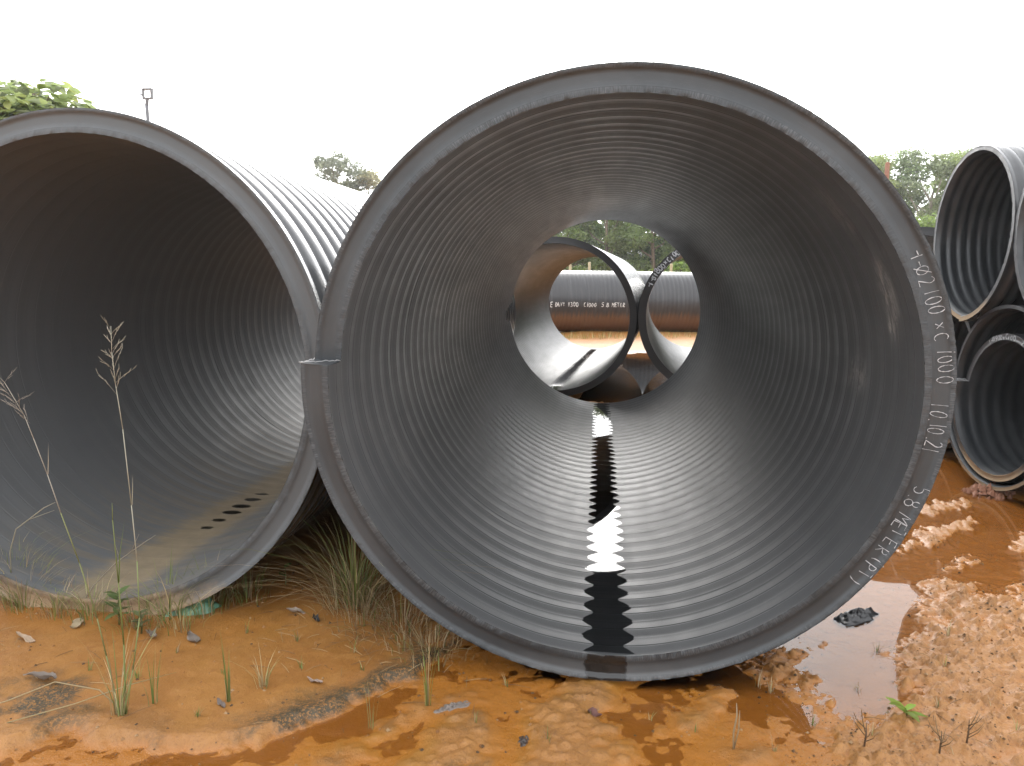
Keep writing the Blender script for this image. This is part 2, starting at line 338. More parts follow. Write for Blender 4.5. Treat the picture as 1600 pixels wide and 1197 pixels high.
# (x0,y0,x1,y1, half width, height): beds of packed earth under the pipes
BEDS = [(0, .12, 0, 5.7, .13, .003), (-.58, 6.9, -.1, 12.2, .24, .015), (1.50, 6.9, 1.86, 12.3, .24, .06), (3.7, 7.0, 4.1, 12.4, .24, .0),
        (3.25, 3.02, 9, 3.3, .28, .002), (3.3, 4.40, 9, 4.6, .28, .002), (3.35, 1.65, 9, 1.9, .28, .002)]
def ground_h(x, y, masks=False):
    x = np.asarray(x, float); y = np.asarray(y, float)
    wx = x+.035*fbm(x, y, 5, 4, 3); wy = y+.035*fbm(x, y, 5, 4, 11)
    fx = x+.012*fbm(x, y, 40, 2, 5); fy = y+.012*fbm(x, y, 40, 2, 15)
    wx, wy = wx+fx-x, wy+fy-y
    crum = .030*fbm(x, y, 13, 4, 77, .6)
    deep = np.maximum(sstep(.10, -.04, sdf(PUD, wx, wy)), sstep(.25, -.1, sdf(POND, wx, wy)))
    deep = np.maximum(deep, sstep(6.2, 6.6, y)*sstep(13, 12, y)*sstep(-.5, 0, x))
    low = -.0305+.0012*sstep(-.2, .1, x)*sstep(.9, .7, x)*sstep(.1, -.1, y)+.0042*fbm(x, y, 2.2, 3, 21)-.013*deep
    h = low+.0022*fbm(x, y, 22, 3, 31)
    fine = fbm(x, y, 45, 3, 41, .6); clod = np.maximum(0, fbm(x, y, 28, 4, 51, .65))
    rough = np.zeros_like(x); alg = np.zeros_like(x); och = np.zeros_like(x)
    near = sstep(16, 6, np.hypot(x, y))
    # left bank
    d = sdf(P1, wx, wy)+crum*.35; m = sstep(.015, -.06, d)
    zb = -.002-.016*sstep(-.3, .25, y)*sstep(-1.15, -1.6, x)+.022*sstep(.1, .6, y)*sstep(-1.9, -1.3, x)*sstep(-.4, -.9, x)+.007*fbm(x, y, 1.7, 3, 61)+.010*sstep(.09, .0, np.abs(d+.06))
    h = np.where(m > 0, h+m*(zb+.0022*fbm(x, y, 14, 4, 71)-h), h)
    edge = sstep(-.24, -.05, d)*sstep(.02, -.02, d)
    alg = np.maximum(alg, 1.25*edge*sstep(-1.75, -1.0, x)*sstep(1.2, .2, y)*sstep(-.5, .1, fbm(x, y, 5, 4, 81)))
    rough = np.maximum(rough, edge*.55)
    blob = sstep(.30, .08, np.hypot((x+2.02)/1.25, (y+.52)))
    alg = np.maximum(alg, 1.2*blob*sstep(-.5, .2, fbm(x, y, 7, 3, 91)))
    och = np.maximum(och, m*.35)
    for P, z, al in ((P2, -.010, .7), (P3, -.006, .45), (P4, -.001, .25), (P5, -.004, .55), (P6, -.006, .45)):
        d = sdf(P, wx, wy)+crum; m = sstep(.05, -.09, d)
        h = h+m*np.maximum(0, z-.006+.011*clod+.004*fine-h); rough = np.maximum(rough, sstep(.10, -.16, d)*.7)
        alg = np.maximum(alg, m*al*sstep(-.1, .6, fbm(x, y, 9, 3, 95))); och = np.maximum(och, sstep(.2, .0, d)*.9)
    d = np.minimum(sdf(P7, wx, wy), sdf(P8, wx, wy))+crum*1.3; m = sstep(.05, -.12, d)
    cw = np.maximum(sstep(.95, .35, np.hypot(x-1.65, y-.85)), sstep(.16, .0, d+.10))
    z = -.031+.016*sstep(0, -.28, d)+(.003+.019*cw)*clod+(.0015+.007*cw)*fine+.004*fbm(x, y, 3, 3, 133)
    h = h+m*np.maximum(0, z-h); rough = np.maximum(rough, sstep(.16, -.2, d)*(.28+.6*cw)); och = np.maximum(och, sstep(.35, .1, d)*.9*sstep(1., .3, x))
    for P in BARS:
        d = sdf(P, wx, wy)+crum*1.2; m = sstep(.05, -.08, d)
        h = h+m*np.maximum(0, -.030+.010*sstep(0, -.2, d)+.016*clod+.005*fine-h); rough = np.maximum(rough, m)
    # dry ground further off
    m = sstep(12.5, 14.5, y+.6*fbm(x, y, .7, 3, 101)); m = np.maximum(m, sstep(-.4, -1.2, x)*sstep(5, 7, y)); m = np.maximum(m, sstep(7, 10, x))
    m = np.maximum(m, sstep(-1.7, -3, y))
    h = h+m*(.03+.03*fbm(x, y, .5, 3, 111)+.010*fbm(x, y, 6, 3, 113)-h); och = np.maximum(och, m)
    # earth between the two rows of pipes
    m = sstep(.25, -.1, np.abs(y-6.05)-.25+.25*fbm(x, y, 2.5, 3, 121)); m = m*sstep(2.9, 2.2, x)
    h = h+m*np.maximum(0, -.012+.010*fine-h)
    for x0, y0, x1, y1, hw, zt in BEDS:
        ex, ey = x1-x0, y1-y0; t = np.clip(((x-x0)*ex+(y-y0)*ey)/(ex*ex+ey*ey), 0, 1)
        d = np.hypot(x-x0-ex*t, y-y0-ey*t); m = sstep(hw+.12, hw-.05, d)
        h = h+m*np.maximum(0, zt+.004*fine-h)
    far = sstep(30, 120, np.hypot(x, y))
    h = h*(1-far)+far*(.3*fbm(x, y, .02, 2, 131))
    if masks: return h, np.stack([rough, alg, och], -1)
    return h
def gz(x, y): return float(ground_h(np.array([x]), np.array([y]))[0])

def axis(a, b, step, gneg, gpos, lim):
    mid = list(np.arange(a, b, step)); s = step; p = mid[-1]; posi = []
    while p < lim: s *= gpos; p += s; posi.append(p)
    s = step; p = mid[0]; neg = []
    while p > -lim: s *= gneg; p -= s; neg.append(p)
    return np.array(neg[::-1]+mid+posi)
gx = axis(-2.7, 2.9, .0125, 1.06, 1.06, 600)
gy_ = axis(-1.05, 1.3, .0102, 1.10, 1.022, 600)
X, Y = np.meshgrid(gx, gy_)
Hh, msk = ground_h(X.ravel(), Y.ravel(), True)
nx, ny = len(gx), len(gy_)
idx = np.arange(nx*ny).reshape(ny, nx)
F = np.stack([idx[:-1, :-1].ravel(), idx[:-1, 1:].ravel(), idx[1:, 1:].ravel(), idx[1:, :-1].ravel()], 1)
g = obj('ground', mesh_np('ground', np.stack([X.ravel(), Y.ravel(), Hh], 1), F, col=msk), M_ground)
tag(g, kind='structure')
# standing water: one flat sheet, the mud rises through it
wm = MB(); wm.add([(-3.2, -1.7, WATER_Z), (7.5, -1.7, WATER_Z), (7.5, 14, WATER_Z), (-3.2, 14, WATER_Z)], [(0, 1, 2, 3)])
tag(wm.build('puddle_water', M_puddle), kind='structure')

# ------------------------------------------------------------------ stroke lettering
def arc(cx, cy, rx, ry, a0, a1, n=9): return [(cx+rx*math.cos(R(a0+(a1-a0)*i/(n-1))), cy+ry*math.sin(R(a0+(a1-a0)*i/(n-1)))) for i in range(n)]
GL = {'0': [arc(.3, .5, .26, .48, 80, 430, 14)], '1': [[(.3, 1), (.27, .5), (.28, 0)]], '2': [arc(.3, .72, .24, .27, 150, -20, 8)+[(.05, .02), (.58, 0)]],
 '3': [arc(.28, .75, .22, .25, 140, -80, 8)+arc(.28, .26, .27, .26, 80, -140, 8)], '5': [[(.55, 1), (.15, .98), (.1, .58)]+arc(.28, .3, .26, .3, 100, -140, 9)],
 '7': [[(.05, 1), (.55, .97), (.2, 0)]], '8': [arc(.3, .75, .2, .24, -90, 270, 11)+arc(.3, .26, .26, .26, 90, -270, 11)], '9': [arc(.3, .7, .22, .28, 0, 360, 11)+[(.48, .3), (.35, 0)]],
 '-': [[(.08, .5), (.5, .5)]], '.': [[(.25, .06), (.32, .0)]], 'O': [arc(.3, .5, .26, .4, 80, 430, 14), [(.62, 1.0), (0, 0)]], 'x': [[(.05, .62), (.5, .1)], [(.48, .65), (.08, .05)]],
 'C': [arc(.34, .5, .3, .48, 55, 305, 11)], 'M': [[(.02, 0), (.08, 1), (.32, .4), (.6, 1), (.62, 0)]], 'E': [[(.5, 1), (.08, .96), (.08, .02), (.52, 0)], [(.08, .5), (.45, .52)]],
 'T': [[(0, .96), (.62, 1)], [(.32, .98), (.3, 0)]], 'R': [[(.1, 0), (.1, 1)]+arc(.25, .74, .25, .26, 90, -90, 7)+[(.12, .46), (.56, 0)]], 'P': [[(.1, 0), (.12, 1)]+arc(.25, .74, .27, .26, 90, -90, 7)+[(.12, .46)]],
 '(': [arc(.5, .5, .32, .65, 120, 240, 7)], ')': [arc(.1, .5, .32, .65, 60, -60, 7)], 'D': [[(.1, 0), (.1, 1)]+arc(.12, .5, .45, .5, 90, -90, 9)+[(.1, 0)]],
 'A': [[(0, 0), (.3, 1), (.6, 0)], [(.12, .38), (.5, .38)]], 'V': [[(0, 1), (.3, 0), (.6, 1)]], ' ': []}
def strokes(text, adv=.78, jit=.07):
    """-> list of characters, each a list of strokes, and the total advance"""
    out = []; x = 0
    for ch in text:
        dx, dy, sl, sc = random.gauss(0, jit), random.gauss(0, jit), random.gauss(0, jit), 1+random.gauss(0, jit)
        if GL[ch]: out.append([[(x+dx+(px+sl*py)*sc, dy+py*sc) for px, py in st] for st in GL[ch]])
        x += adv*(.5 if ch in '.-' else 1)
    return out, x
def lettering(items, mapf, wid, mat, parent):
    """items: (text, u0, u1, height, vbase); mapf(u, v) -> (point, normal); each character is a part"""
    for text, u0, u1, hgt, vb in items:
        chars, tot = strokes(text)
        for ss in chars:
            mb = MB()
            for st in ss:
                P = []
                for i in range(len(st)-1):
                    for t in (0, .5): P.append((st[i][0]+(st[i+1][0]-st[i][0])*t, st[i][1]+(st[i+1][1]-st[i][1])*t))
                P.append(st[-1])
                Q = [mapf(u0+(u1-u0)*px/tot, vb+hgt*py) for px, py in P]; vs = []
                for i, (p, n) in enumerate(Q):
                    d = Q[min(i+1, len(Q)-1)][0]-Q[max(i-1, 0)][0]
                    s = n.cross(d).normalized()*wid*.5*random.uniform(.25, 1.4)
                    vs += [p+s+n*.0016, p-s+n*.0016, p-s*.6+n*.0005, p+s*.6+n*.0005]
                fs = []
                for i in range(len(Q)-1):
                    a = 4*i; fs += [(a, a+1, a+5, a+4), (a+1, a+2, a+6, a+5), (a+3, a, a+4, a+7)]
                mb.add(vs, fs)
            mb.build('chalk_character', mat, parent, False)

# ------------------------------------------------------------------ pipes
def helix_surface(name, rfun, ts, n, N, P, L, e, S, zc, mat, parent, flip):
    m = len(ts); K = N*m+1
    j = np.arange(n); k = np.arange(K+m)           # columns 0..n-1 ; column n is column 0 one turn further on
    t = np.array(ts)
    turn = k//m; tt = t[k % m]
    r = np.array([rfun(x) for x in t])[k % m]
    s = (turn+tt)*P
    ph = np.radians(S+360*j/n)
    rr = np.repeat(r[None], n, 0).copy(); yy = s[None]-P*(1-(j/n)[:, None])
    if flip:   # no two turns are quite alike
        q = np.random.default_rng(int(N*7+S)); tn = q.normal(0, .00022, N+4); am = q.normal(0, .00028, (N+4, 3)); fj = (j/n)[:, None]
        mixj = lambda a: a[turn][None]*(1-fj)+a[turn+1][None]*fj
        rr += mixj(tn)+mixj(am[:, 0])*np.sin(2*ph+1)[:, None]+mixj(am[:, 1])*np.sin(5*ph)[:, None]+mixj(am[:, 2])*np.sin(17*ph+2)[:, None]
    V = np.stack([rr*(1+e)*np.cos(ph)[:, None], yy, zc+rr*(1-e)*np.sin(ph)[:, None]], -1)
    KK = K+m; ids = np.arange(n*KK).reshape(n, KK)
    q = []
    a = ids[:-1, :K-1]; b = ids[1:, :K-1]; c = ids[1:, 1:K]; d = ids[:-1, 1:K]
    q.append(np.stack([a, b, c, d], -1).reshape(-1, 4))
    a = ids[-1, :K-1]; b = ids[0, m:m+K-1]; c = ids[0, m+1:m+K]; d = ids[-1, 1:K]
    q.append(np.stack([a, b, c, d], -1).reshape(-1, 4))
    Q = np.concatenate(q)
    if flip: Q = Q[:, ::-1]
    return obj(name, mesh_np(name, V.reshape(-1, 3), Q), mat, parent)
def rim_surface(name, Ri, Ro, n, P, y0, e, S, zc, mat, parent, front=True, recess=.007, jit=.0014, simple_=False):
    vs = [0, .03, .145, .165, .33, .55, .74, .775, .97, 1.] if not simple_ else [0, .3, .7, 1.]
    v = np.array(vs); j = np.arange(n+1)
    if simple_: dep = np.array([0, recess*.3, recess*.3, 0])
    else: dep = np.array([.0006, 0, 0, recess*.75, recess, recess*.9, recess*.7, 0, 0, .0006])
    ph = np.radians(S+360*j/n); rr = Ro+(Ri-Ro)*v
    sg = 1 if front else -1
    yy = y0-P*(1-j/n)[:, None]+sg*dep[None]
    rv = np.repeat(rr[None], n+1, 0).copy()
    if jit:
        lip = (dep < .0021)[None]
        yy = yy+lip*rng.normal(0, jit, (n+1, len(v)))+.0015*np.sin(ph*9)[:, None]*0
        ed = rng.normal(0, jit*.7, (n+1, 2)); rv[:, 0] += np.minimum(0, ed[:, 0])*.3; rv[:, -1] -= np.abs(ed[:, 1])*.15
    V = np.stack([rv*(1+e)*np.cos(ph)[:, None], yy, zc+rv*(1-e)*np.sin(ph)[:, None]], -1).reshape(-1, 3)
    UV = np.stack([np.repeat(ph[:, None]*Ro, len(v), 1), np.repeat(v[None], n+1, 0)], -1).reshape(-1, 2)
    ids = np.arange((n+1)*len(v)).reshape(n+1, len(v))
    Q = np.stack([ids[:-1, :-1], ids[:-1, 1:], ids[1:, 1:], ids[1:, :-1]], -1).reshape(-1, 4)
    if not front: Q = Q[:, ::-1]
    return obj(name, mesh_np(name, V, Q, uv=UV, smooth=True), mat, parent)
TS_IN = [0, .03, .08, .18, .30, .40, .455, .483, .5, .517, .545, .60, .70, .82, .92, .97]
def r_in(Ri, A, groove):
    def f(t):
        r = Ri-A*(.35*(.5-.5*math.cos(2*math.pi*t))+.65*(1-abs(2*t-1)))-(.0010*math.exp(-(min(t, 1-t)/.035)**2) if groove else 0)
        return r+groove*max(0, 1-abs(t-.5)/.0179)
    return f
def pipe(name, label, loc, rz, Ri, Ro, L, P, e=.015, S=177, n_in=224, n_out=128, A=.0040, B=.014, groove=.0022,
         mats=None, group=None, ts_in=TS_IN, ts_out=(0, .25, .38, .45, .5, .55, .62, .75), n_rim=720, recess=.007, jit=.0014, burr=True, simple_rim=False):
    root = empty(name, loc, rz); tag(root, label, 'pipe', group)
    mi, mo, mr = mats; zc = Ro*(1-e); N = int(round(L/P)); P = L/N
    helix_surface('inner_wall', r_in(Ri, A, groove), list(ts_in), n_in, N, P, L, e, S, zc, mi, root, True)
    helix_surface('outer_wall', lambda t: Ro-B*math.sin(math.pi*t)**8, list(ts_out), n_out, N, P, L, e, S, zc, mo, root, False)
    rim = rim_surface('end_rim', Ri, Ro, n_rim, P, 0, e, S, zc, mr, root, True, recess, jit, simple_rim)
    rim_surface('far_rim', Ri, Ro, 160, P, L, e, S, zc, mr, root, False, 0, 0, True)
    # the cut end of the winding: a step in the rim, front and back
    a = R(S); c, s = math.cos(a), math.sin(a)
    for ya, yb, flipf in ((-P, 0, 0), (L-P, L, 1)):
        mb = MB()
        pts = [(r*(1+e)*c, y, zc+r*(1-e)*s) for r in (Ri, Ro) for y in (ya+(.001 if not flipf else 0), yb)]
        mb.add(pts, [(0, 1, 3, 2) if not flipf else (0, 2, 3, 1)])
        mb.build('winding_step', mr, root, False)
    if burr:   # curled shaving along the saw cut
        bm = MB(); pts = []
        for i in range(22):
            t = i/21; r = Ro+.004-(Ro-Ri+.004)*t
            pts.append((r*(1+e)*c, -P*(1-t*.99)-.004+random.gauss(0, .0015), zc+r*(1-e)*s+.004+random.gauss(0, .0018)))
        bm.tube(pts, .0022, 4)
        pts = [(Ro*(1+e)*c-.001, -P+P*i/9-.002, zc+Ro*(1-e)*s+.003+random.gauss(0, .002)) for i in range(10)]
        bm.tube(pts, .0022, 4)
        bm.build('burr', M_burr, root)
    return root, zc, P

GP = 'large black pipes lying side by side'
main, zc0, PM = pipe('plastic_pipe', 'huge black pipe in the middle, water along its floor and chalk on its rim', (0, 0, 0), 0,
    1.05, 1.154, 5.8, .14, mats=(M_in, M_out, M_rim), n_in=256)
def main_rim(u, v):
    a = R(u); e = .015; y = -PM*(1-((u-177) % 360)/360)+.003
    return Vector((v*(1+e)*math.cos(a), y-.001, zc0+v*(1-e)*math.sin(a))), Vector((0, -1, 0))
lettering([('-1-', 27.3, 24.2, .040, 1.086), ('O', 24.0, 21.8, .050, 1.078), ('2100', 21.6, 14.6, .056, 1.082), ('xC', 13.2, 9.6, .046, 1.094),
    ('1000', 8.6, 1.6, .056, 1.088), ('10.10.21', -1.6, -11.4, .056, 1.080), ('5.8', -17.3, -22.2, .056, 1.094), ('METER', -23.3, -32.3, .048, 1.096), ('(PT)', -32.9, -39.6, .046, 1.098)],
    main_rim, .0027, M_chalk, main)
# water standing in the bottom of the pipe; the ribs break its edge
mb = MB(); zw = zc0-1.05*(1-.015)+.0050
mb.add([(-.2, -.09, zw), (.2, -.09, zw), (.2, 5.66, zw), (-.2, 5.66, zw)], [(0, 1, 2, 3)])
tag(mb.build('pooled_water', M_clear), kind='structure')

left, zcL, PL = pipe('plastic_pipe', 'huge black pipe at the left with a tan mud stripe along its floor', (-2.353, .334, -.067), -R(1.48),
    1.05, 1.154, 5.8, .14, e=.0105, S=230, mats=(M_inL, M_out, M_rimL), n_in=192, n_rim=640, B=.016, A=.0040, burr=False)
# small pools left in the valleys between the ribs
mb = MB()
z0 = zcL-1.05*(1-.0105)
mb.add([(-.14, .74, z0+.0012), (.14, .74, z0+.0012), (.14, 1.22, z0+.0022), (-.14, 1.22, z0+.0022), (.14, 1.85, z0+.0008), (-.14, 1.85, z0+.0008)], [(0, 1, 2, 3), (3, 2, 4, 5)])
pw = mb.build('pooled_water', M_clear); tag(pw, kind='structure'); pw.location = left.location; pw.rotation_euler = left.rotation_euler

TS_S = [0, .25, .44, .5, .56, .75]
GR2 = 'second row of black pipes seen through the front one'
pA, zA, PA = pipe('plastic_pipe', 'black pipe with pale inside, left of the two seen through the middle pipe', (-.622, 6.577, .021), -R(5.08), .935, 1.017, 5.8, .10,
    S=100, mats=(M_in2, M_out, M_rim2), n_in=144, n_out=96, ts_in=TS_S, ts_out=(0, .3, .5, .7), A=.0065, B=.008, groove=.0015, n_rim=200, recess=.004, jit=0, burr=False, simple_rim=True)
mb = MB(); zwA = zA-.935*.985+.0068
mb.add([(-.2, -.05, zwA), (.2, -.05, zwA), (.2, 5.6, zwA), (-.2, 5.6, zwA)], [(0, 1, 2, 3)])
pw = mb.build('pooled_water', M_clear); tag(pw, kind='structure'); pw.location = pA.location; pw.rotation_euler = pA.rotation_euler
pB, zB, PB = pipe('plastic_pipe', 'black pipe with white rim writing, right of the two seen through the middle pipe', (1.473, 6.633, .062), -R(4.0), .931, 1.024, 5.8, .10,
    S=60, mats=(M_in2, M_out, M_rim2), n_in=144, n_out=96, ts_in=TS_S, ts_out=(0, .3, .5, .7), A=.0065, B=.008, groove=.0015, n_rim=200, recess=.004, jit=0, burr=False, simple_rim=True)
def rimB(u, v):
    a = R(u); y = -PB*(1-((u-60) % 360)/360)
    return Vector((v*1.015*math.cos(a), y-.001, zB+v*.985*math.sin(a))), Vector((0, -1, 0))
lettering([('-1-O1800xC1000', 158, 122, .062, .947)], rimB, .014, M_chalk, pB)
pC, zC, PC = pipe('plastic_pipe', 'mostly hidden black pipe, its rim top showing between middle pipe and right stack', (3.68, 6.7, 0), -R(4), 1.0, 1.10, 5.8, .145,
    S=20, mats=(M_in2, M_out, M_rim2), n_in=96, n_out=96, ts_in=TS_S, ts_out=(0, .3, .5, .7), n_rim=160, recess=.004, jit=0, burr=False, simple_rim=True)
# the pipe lying crosswise at the back
def far_out_mat():
    N = NT('plastic_outer_muddy'); co = N.n('ShaderNodeTexCoord').outputs['Object']; x, y, z = N.sep(co)
    st = N.noise(N.mapping(co, (.6, 9, .25)), 2.2, 4, .65)
    zz = N.math('ADD', z, N.math('MULTIPLY', N.math('SUBTRACT', st, .5), .5))
    m = N.ramp(zz, .38, .62, .8, 0)
    c = N.mix(N.math('MULTIPLY', N.ramp(st, .5, .7), .25), (.030, .030, .032), (.12, .12, .12))
    c = N.mix(m, c, (.17, .085, .04))
    c = N.mix(N.math('MULTIPLY', N.ramp(N.noise(N.mapping(co, (1, 14, .15)), 3, 4, .7), .6, .68), .7), c, (.010, .010, .010))
    return N.done(N.princ(c, N.math('ADD', .36, N.math('MULTIPLY', m, .3))).outputs[0])
pT, zT, PT_ = pipe('plastic_pipe', 'long black pipe lying crosswise in the background with white stencilled text', (-3.2, 17.45, .03), -R(90-14), .75, .845, 7.2, .12,
    S=90, mats=(M_in2, far_out_mat(), M_rim2), n_in=64, n_out=160, ts_in=TS_S, ts_out=(0, .3, .5, .7), B=.010, e=.0, n_rim=96, recess=.004, jit=0, burr=False, simple_rim=True)
def sideT(u, v):   # u along the axis, v height angle; the visible flank faces the camera (+x local side)
    a = R(v); r = .850
    return Vector((r*math.cos(a), u, zT+r*math.sin(a))), Vector((math.cos(a), 0, math.sin(a)))
lettering([('E', 1.72, 1.80, 7.6, -8), ('DAV1', 1.85, 2.13, 7.6, -8), ('1300', 2.20, 2.49, 7.6, -8), ('C1000', 2.63, 2.99, 7.6, -8), ('5.8', 3.11, 3.33, 7.6, -8), ('METER', 3.40, 3.79, 7.6, -8)], sideT, .017, M_paint, pT)

# stacked corrugated pipes on the right, mouths towards the left
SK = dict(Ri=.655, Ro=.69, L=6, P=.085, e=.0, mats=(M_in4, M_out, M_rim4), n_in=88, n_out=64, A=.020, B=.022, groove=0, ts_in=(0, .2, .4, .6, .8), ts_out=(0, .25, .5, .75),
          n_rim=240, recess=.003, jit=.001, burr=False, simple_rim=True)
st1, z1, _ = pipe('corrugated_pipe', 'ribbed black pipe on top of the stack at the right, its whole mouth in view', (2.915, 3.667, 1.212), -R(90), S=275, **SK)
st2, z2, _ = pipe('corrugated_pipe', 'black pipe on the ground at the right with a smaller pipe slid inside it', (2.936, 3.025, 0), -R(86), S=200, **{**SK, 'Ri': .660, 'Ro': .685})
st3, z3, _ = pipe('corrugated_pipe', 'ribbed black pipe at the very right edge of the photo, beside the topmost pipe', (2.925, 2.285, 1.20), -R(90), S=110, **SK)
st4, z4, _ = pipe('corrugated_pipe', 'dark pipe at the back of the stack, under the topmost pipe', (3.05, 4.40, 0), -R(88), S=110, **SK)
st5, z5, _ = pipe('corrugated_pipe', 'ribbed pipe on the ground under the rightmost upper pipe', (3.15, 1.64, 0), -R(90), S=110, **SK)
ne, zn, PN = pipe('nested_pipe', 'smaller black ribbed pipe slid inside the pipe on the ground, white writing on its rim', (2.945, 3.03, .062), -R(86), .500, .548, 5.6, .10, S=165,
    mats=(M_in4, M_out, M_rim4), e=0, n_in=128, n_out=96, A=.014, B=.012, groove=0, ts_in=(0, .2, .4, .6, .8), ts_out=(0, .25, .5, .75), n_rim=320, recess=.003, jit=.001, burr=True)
def rimN(u, v):
    a = R(u); y = -PN*(1-((u-165) % 360)/360)+.001
    return Vector((v*math.cos(a), y-.001, zn+v*math.sin(a))), Vector((0, -1, 0))
lettering([('1-O900xC100', 118, 80, .034, .508), ('29.5.21', 72, 50, .034, .508)], rimN, .008, M_chalk, ne)

# ------------------------------------------------------------------ trees
GREENS = [(.15, .21, .065), (.18, .25, .075), (.24, .30, .09), (.10, .15, .05), (.30, .35, .09)]
def crown_mesh(name, lobes, n, size, cols, seed, flat=.5):
    rg = np.random.default_rng(seed); L = np.array(lobes, float)   # (x,y,z,rx,rz)
    wgt = L[:, 3]**2; li = rg.choice(len(L), n, p=wgt/wgt.sum())
    d = rg.normal(size=(n, 3)); d /= np.linalg.norm(d, axis=1)[:, None]
    rad_ = rg.uniform(.25, 1, n)**.45*(1+.16*np.sin(d[:, 0]*5+li)+.16*np.sin(d[:, 2]*6+2*li))
    c = L[li, :3]+d*rad_[:, None]*np.stack([L[li, 3], L[li, 3], L[li, 4]], 1)
    nr = d*.6+rg.normal(size=(n, 3))*.6+np.array([0, 0, flat]); nr /= np.linalg.norm(nr, axis=1)[:, None]
    t = np.cross(nr, rg.normal(size=(n, 3))); t /= np.linalg.norm(t, axis=1)[:, None]; b = np.cross(nr, t)
    s = (size*rg.uniform(.6, 1.4, n))[:, None]
    V = np.stack([c-t*s*.5, c+b*s*.28+nr*s*.06, c+t*s*.5, c-b*s*.28+nr*s*.06], 1).reshape(-1, 3)
    F = np.arange(4*n).reshape(n, 4)
    cl = np.array(cols)[(rg.integers(0, len(cols), len(L))[li]+(rg.random(n) < .35)*rg.integers(0, len(cols), n)) % len(cols)]*rg.uniform(.75, 1.25, (n, 1))
    return mesh_np(name, V, F, smooth=False, col=np.repeat(cl, 4, 0))
def tree_meshes(h, spread, n, size, cols, seed, base=.35, nl=11, airy=1.0):
    rg = random.Random(seed); lobes = []; tb = MB()
    top = Vector((rg.uniform(-.2, .2), rg.uniform(-.2, .2), h*.72))
    tb.tube([(0, 0, -.1), (rg.uniform(-.1, .1), 0, h*.3), (top.x*.6, top.y*.6, h*.55), tuple(top)], [h*.022, h*.017, h*.012, h*.006], 7)
    for i in range(nl):
        t = base+(1-base)*((i+.5)/nl); a = i*2.4+rg.uniform(-.4, .4)
        rr = spread*(math.sin(math.pi*min(1, .18+.8*(t-base)/(1-base)))**.7)*rg.uniform(.45, .85)
        r = spread*rg.uniform(.30, .48)/airy; z = min(h*t, h-r*.75)
        lobes.append((rr*math.cos(a), rr*math.sin(a), z, r, r*rg.uniform(.6, .85)))
        zs = h*max(.2, t*.72); p0 = Vector((top.x*zs/(h*.72), top.y*zs/(h*.72), zs)); p2 = Vector(lobes[-1][:3])
        tb.tube([p0, (p0+p2)/2+Vector((0, 0, -.03*h)), p2], [h*.008, h*.005, h*.002], 5, cap=False)
    return tb, crown_mesh('crown', lobes, n, size, cols, seed)
def make_tree(name, label, group, loc, spec, sc=1, rz=0, bark=None):
    root = empty(name, loc, rz); root.scale = (sc, sc, sc); tag(root, label, 'tree', group)
    tm, cm = spec
    o = bpy.data.objects.new('trunk', tm); link(o, root)
    o = bpy.data.objects.new('crown', cm); link(o, root)
    return root
def spec(*a, bark=M_bark, **k):
    tb, cm = tree_meshes(*a, **k)
    o = tb.build('trunk', bark); tm = o.data; bpy.data.objects.remove(o)
    cm.materials.append(M_leaf); return tm, cm
SP = [spec(6.9, 2.1, 9000, .17, GREENS, 11, base=.15), spec(6.6, 1.9, 8000, .16, GREENS[:4], 12, nl=11, base=.2), spec(7.1, 1.8, 8000, .16, GREENS[1:], 13, bark=M_pale, base=.25, nl=13),
      spec(6.2, 2.3, 9000, .18, [GREENS[0], GREENS[3], GREENS[1]], 14, base=.2)]
rg = random.Random(5)
xs = []
for row, (yy, x0, x1, st) in enumerate(((42, -7, 13, 2.3), (46, -9, 16, 2.5), (51, -10, 18, 2.6))):
    x = x0+rg.uniform(0, 1)
    while x < x1:
        k = rg.randrange(4); make_tree('woodland_tree', 'leafy green tree in the dense woodland seen through the middle pipe', 'woodland trees behind the pipes',
            (x, yy+rg.uniform(-1, 1), .1), SP[k], rg.uniform(1.0, 1.16), rg.uniform(0, 6.28)); x += st*rg.uniform(.75, 1.2)
AIRY = spec(9.2, 2.6, 6500, .19, [(.27, .34, .17), (.32, .38, .19), (.22, .28, .14)], 31, bark=M_pale, base=.5, nl=13, airy=1.35)
AIRY2 = spec(9.0, 2.3, 6200, .18, [(.31, .40, .15), (.26, .33, .13), (.36, .43, .17)], 32, bark=M_pale, base=.45, nl=12, airy=1.25)
LB = 'tall airy tree with pale stems rising between the middle pipe and the right stack'
ORD = ('first', 'second', 'third', 'fourth', 'fifth', 'sixth', 'seventh')
for i, (x, y, k, sc) in enumerate(((15.6, 45, 1, .98), (17.6, 47, 0, 1.02), (19.6, 46, 0, 1.0), (21.4, 45, 1, 1.0), (23.4, 48, 0, 1.04), (26, 47, 1, 1.02), (29, 46, 0, 1.03))):
    make_tree('tall_tree', ORD[i]+' from the left of the tall airy pale-stemmed trees by the right stack', 'tall airy trees at the right', (x, y, .1), (AIRY, AIRY2)[k], sc, x*1.7)
for i, (x, y) in enumerate(((15.2, 50), (18.6, 50.5), (22, 50), (25.5, 51))):
    make_tree('woodland_tree', ORD[i]+' from the left of the dense trees behind the tall airy trees', 'dense trees at the right', (x, y, .1), SP[int(x) % 4], 1.0, x)
BUSH = spec(4.6, 2.4, 4200, .20, [(.17, .25, .055), (.21, .29, .06), (.14, .21, .05)], 41, base=.2)
make_tree('bushy_tree', 'bright yellow-green bushy tree beside the topmost stacked pipe', None, (16.9, 38, .1), BUSH, 1.08, 1)
make_tree('bushy_tree', 'bright green bushy tree right of the stack, behind the ribbed pipes', None, (21.5, 38.5, .1), BUSH, 1.0, 3)
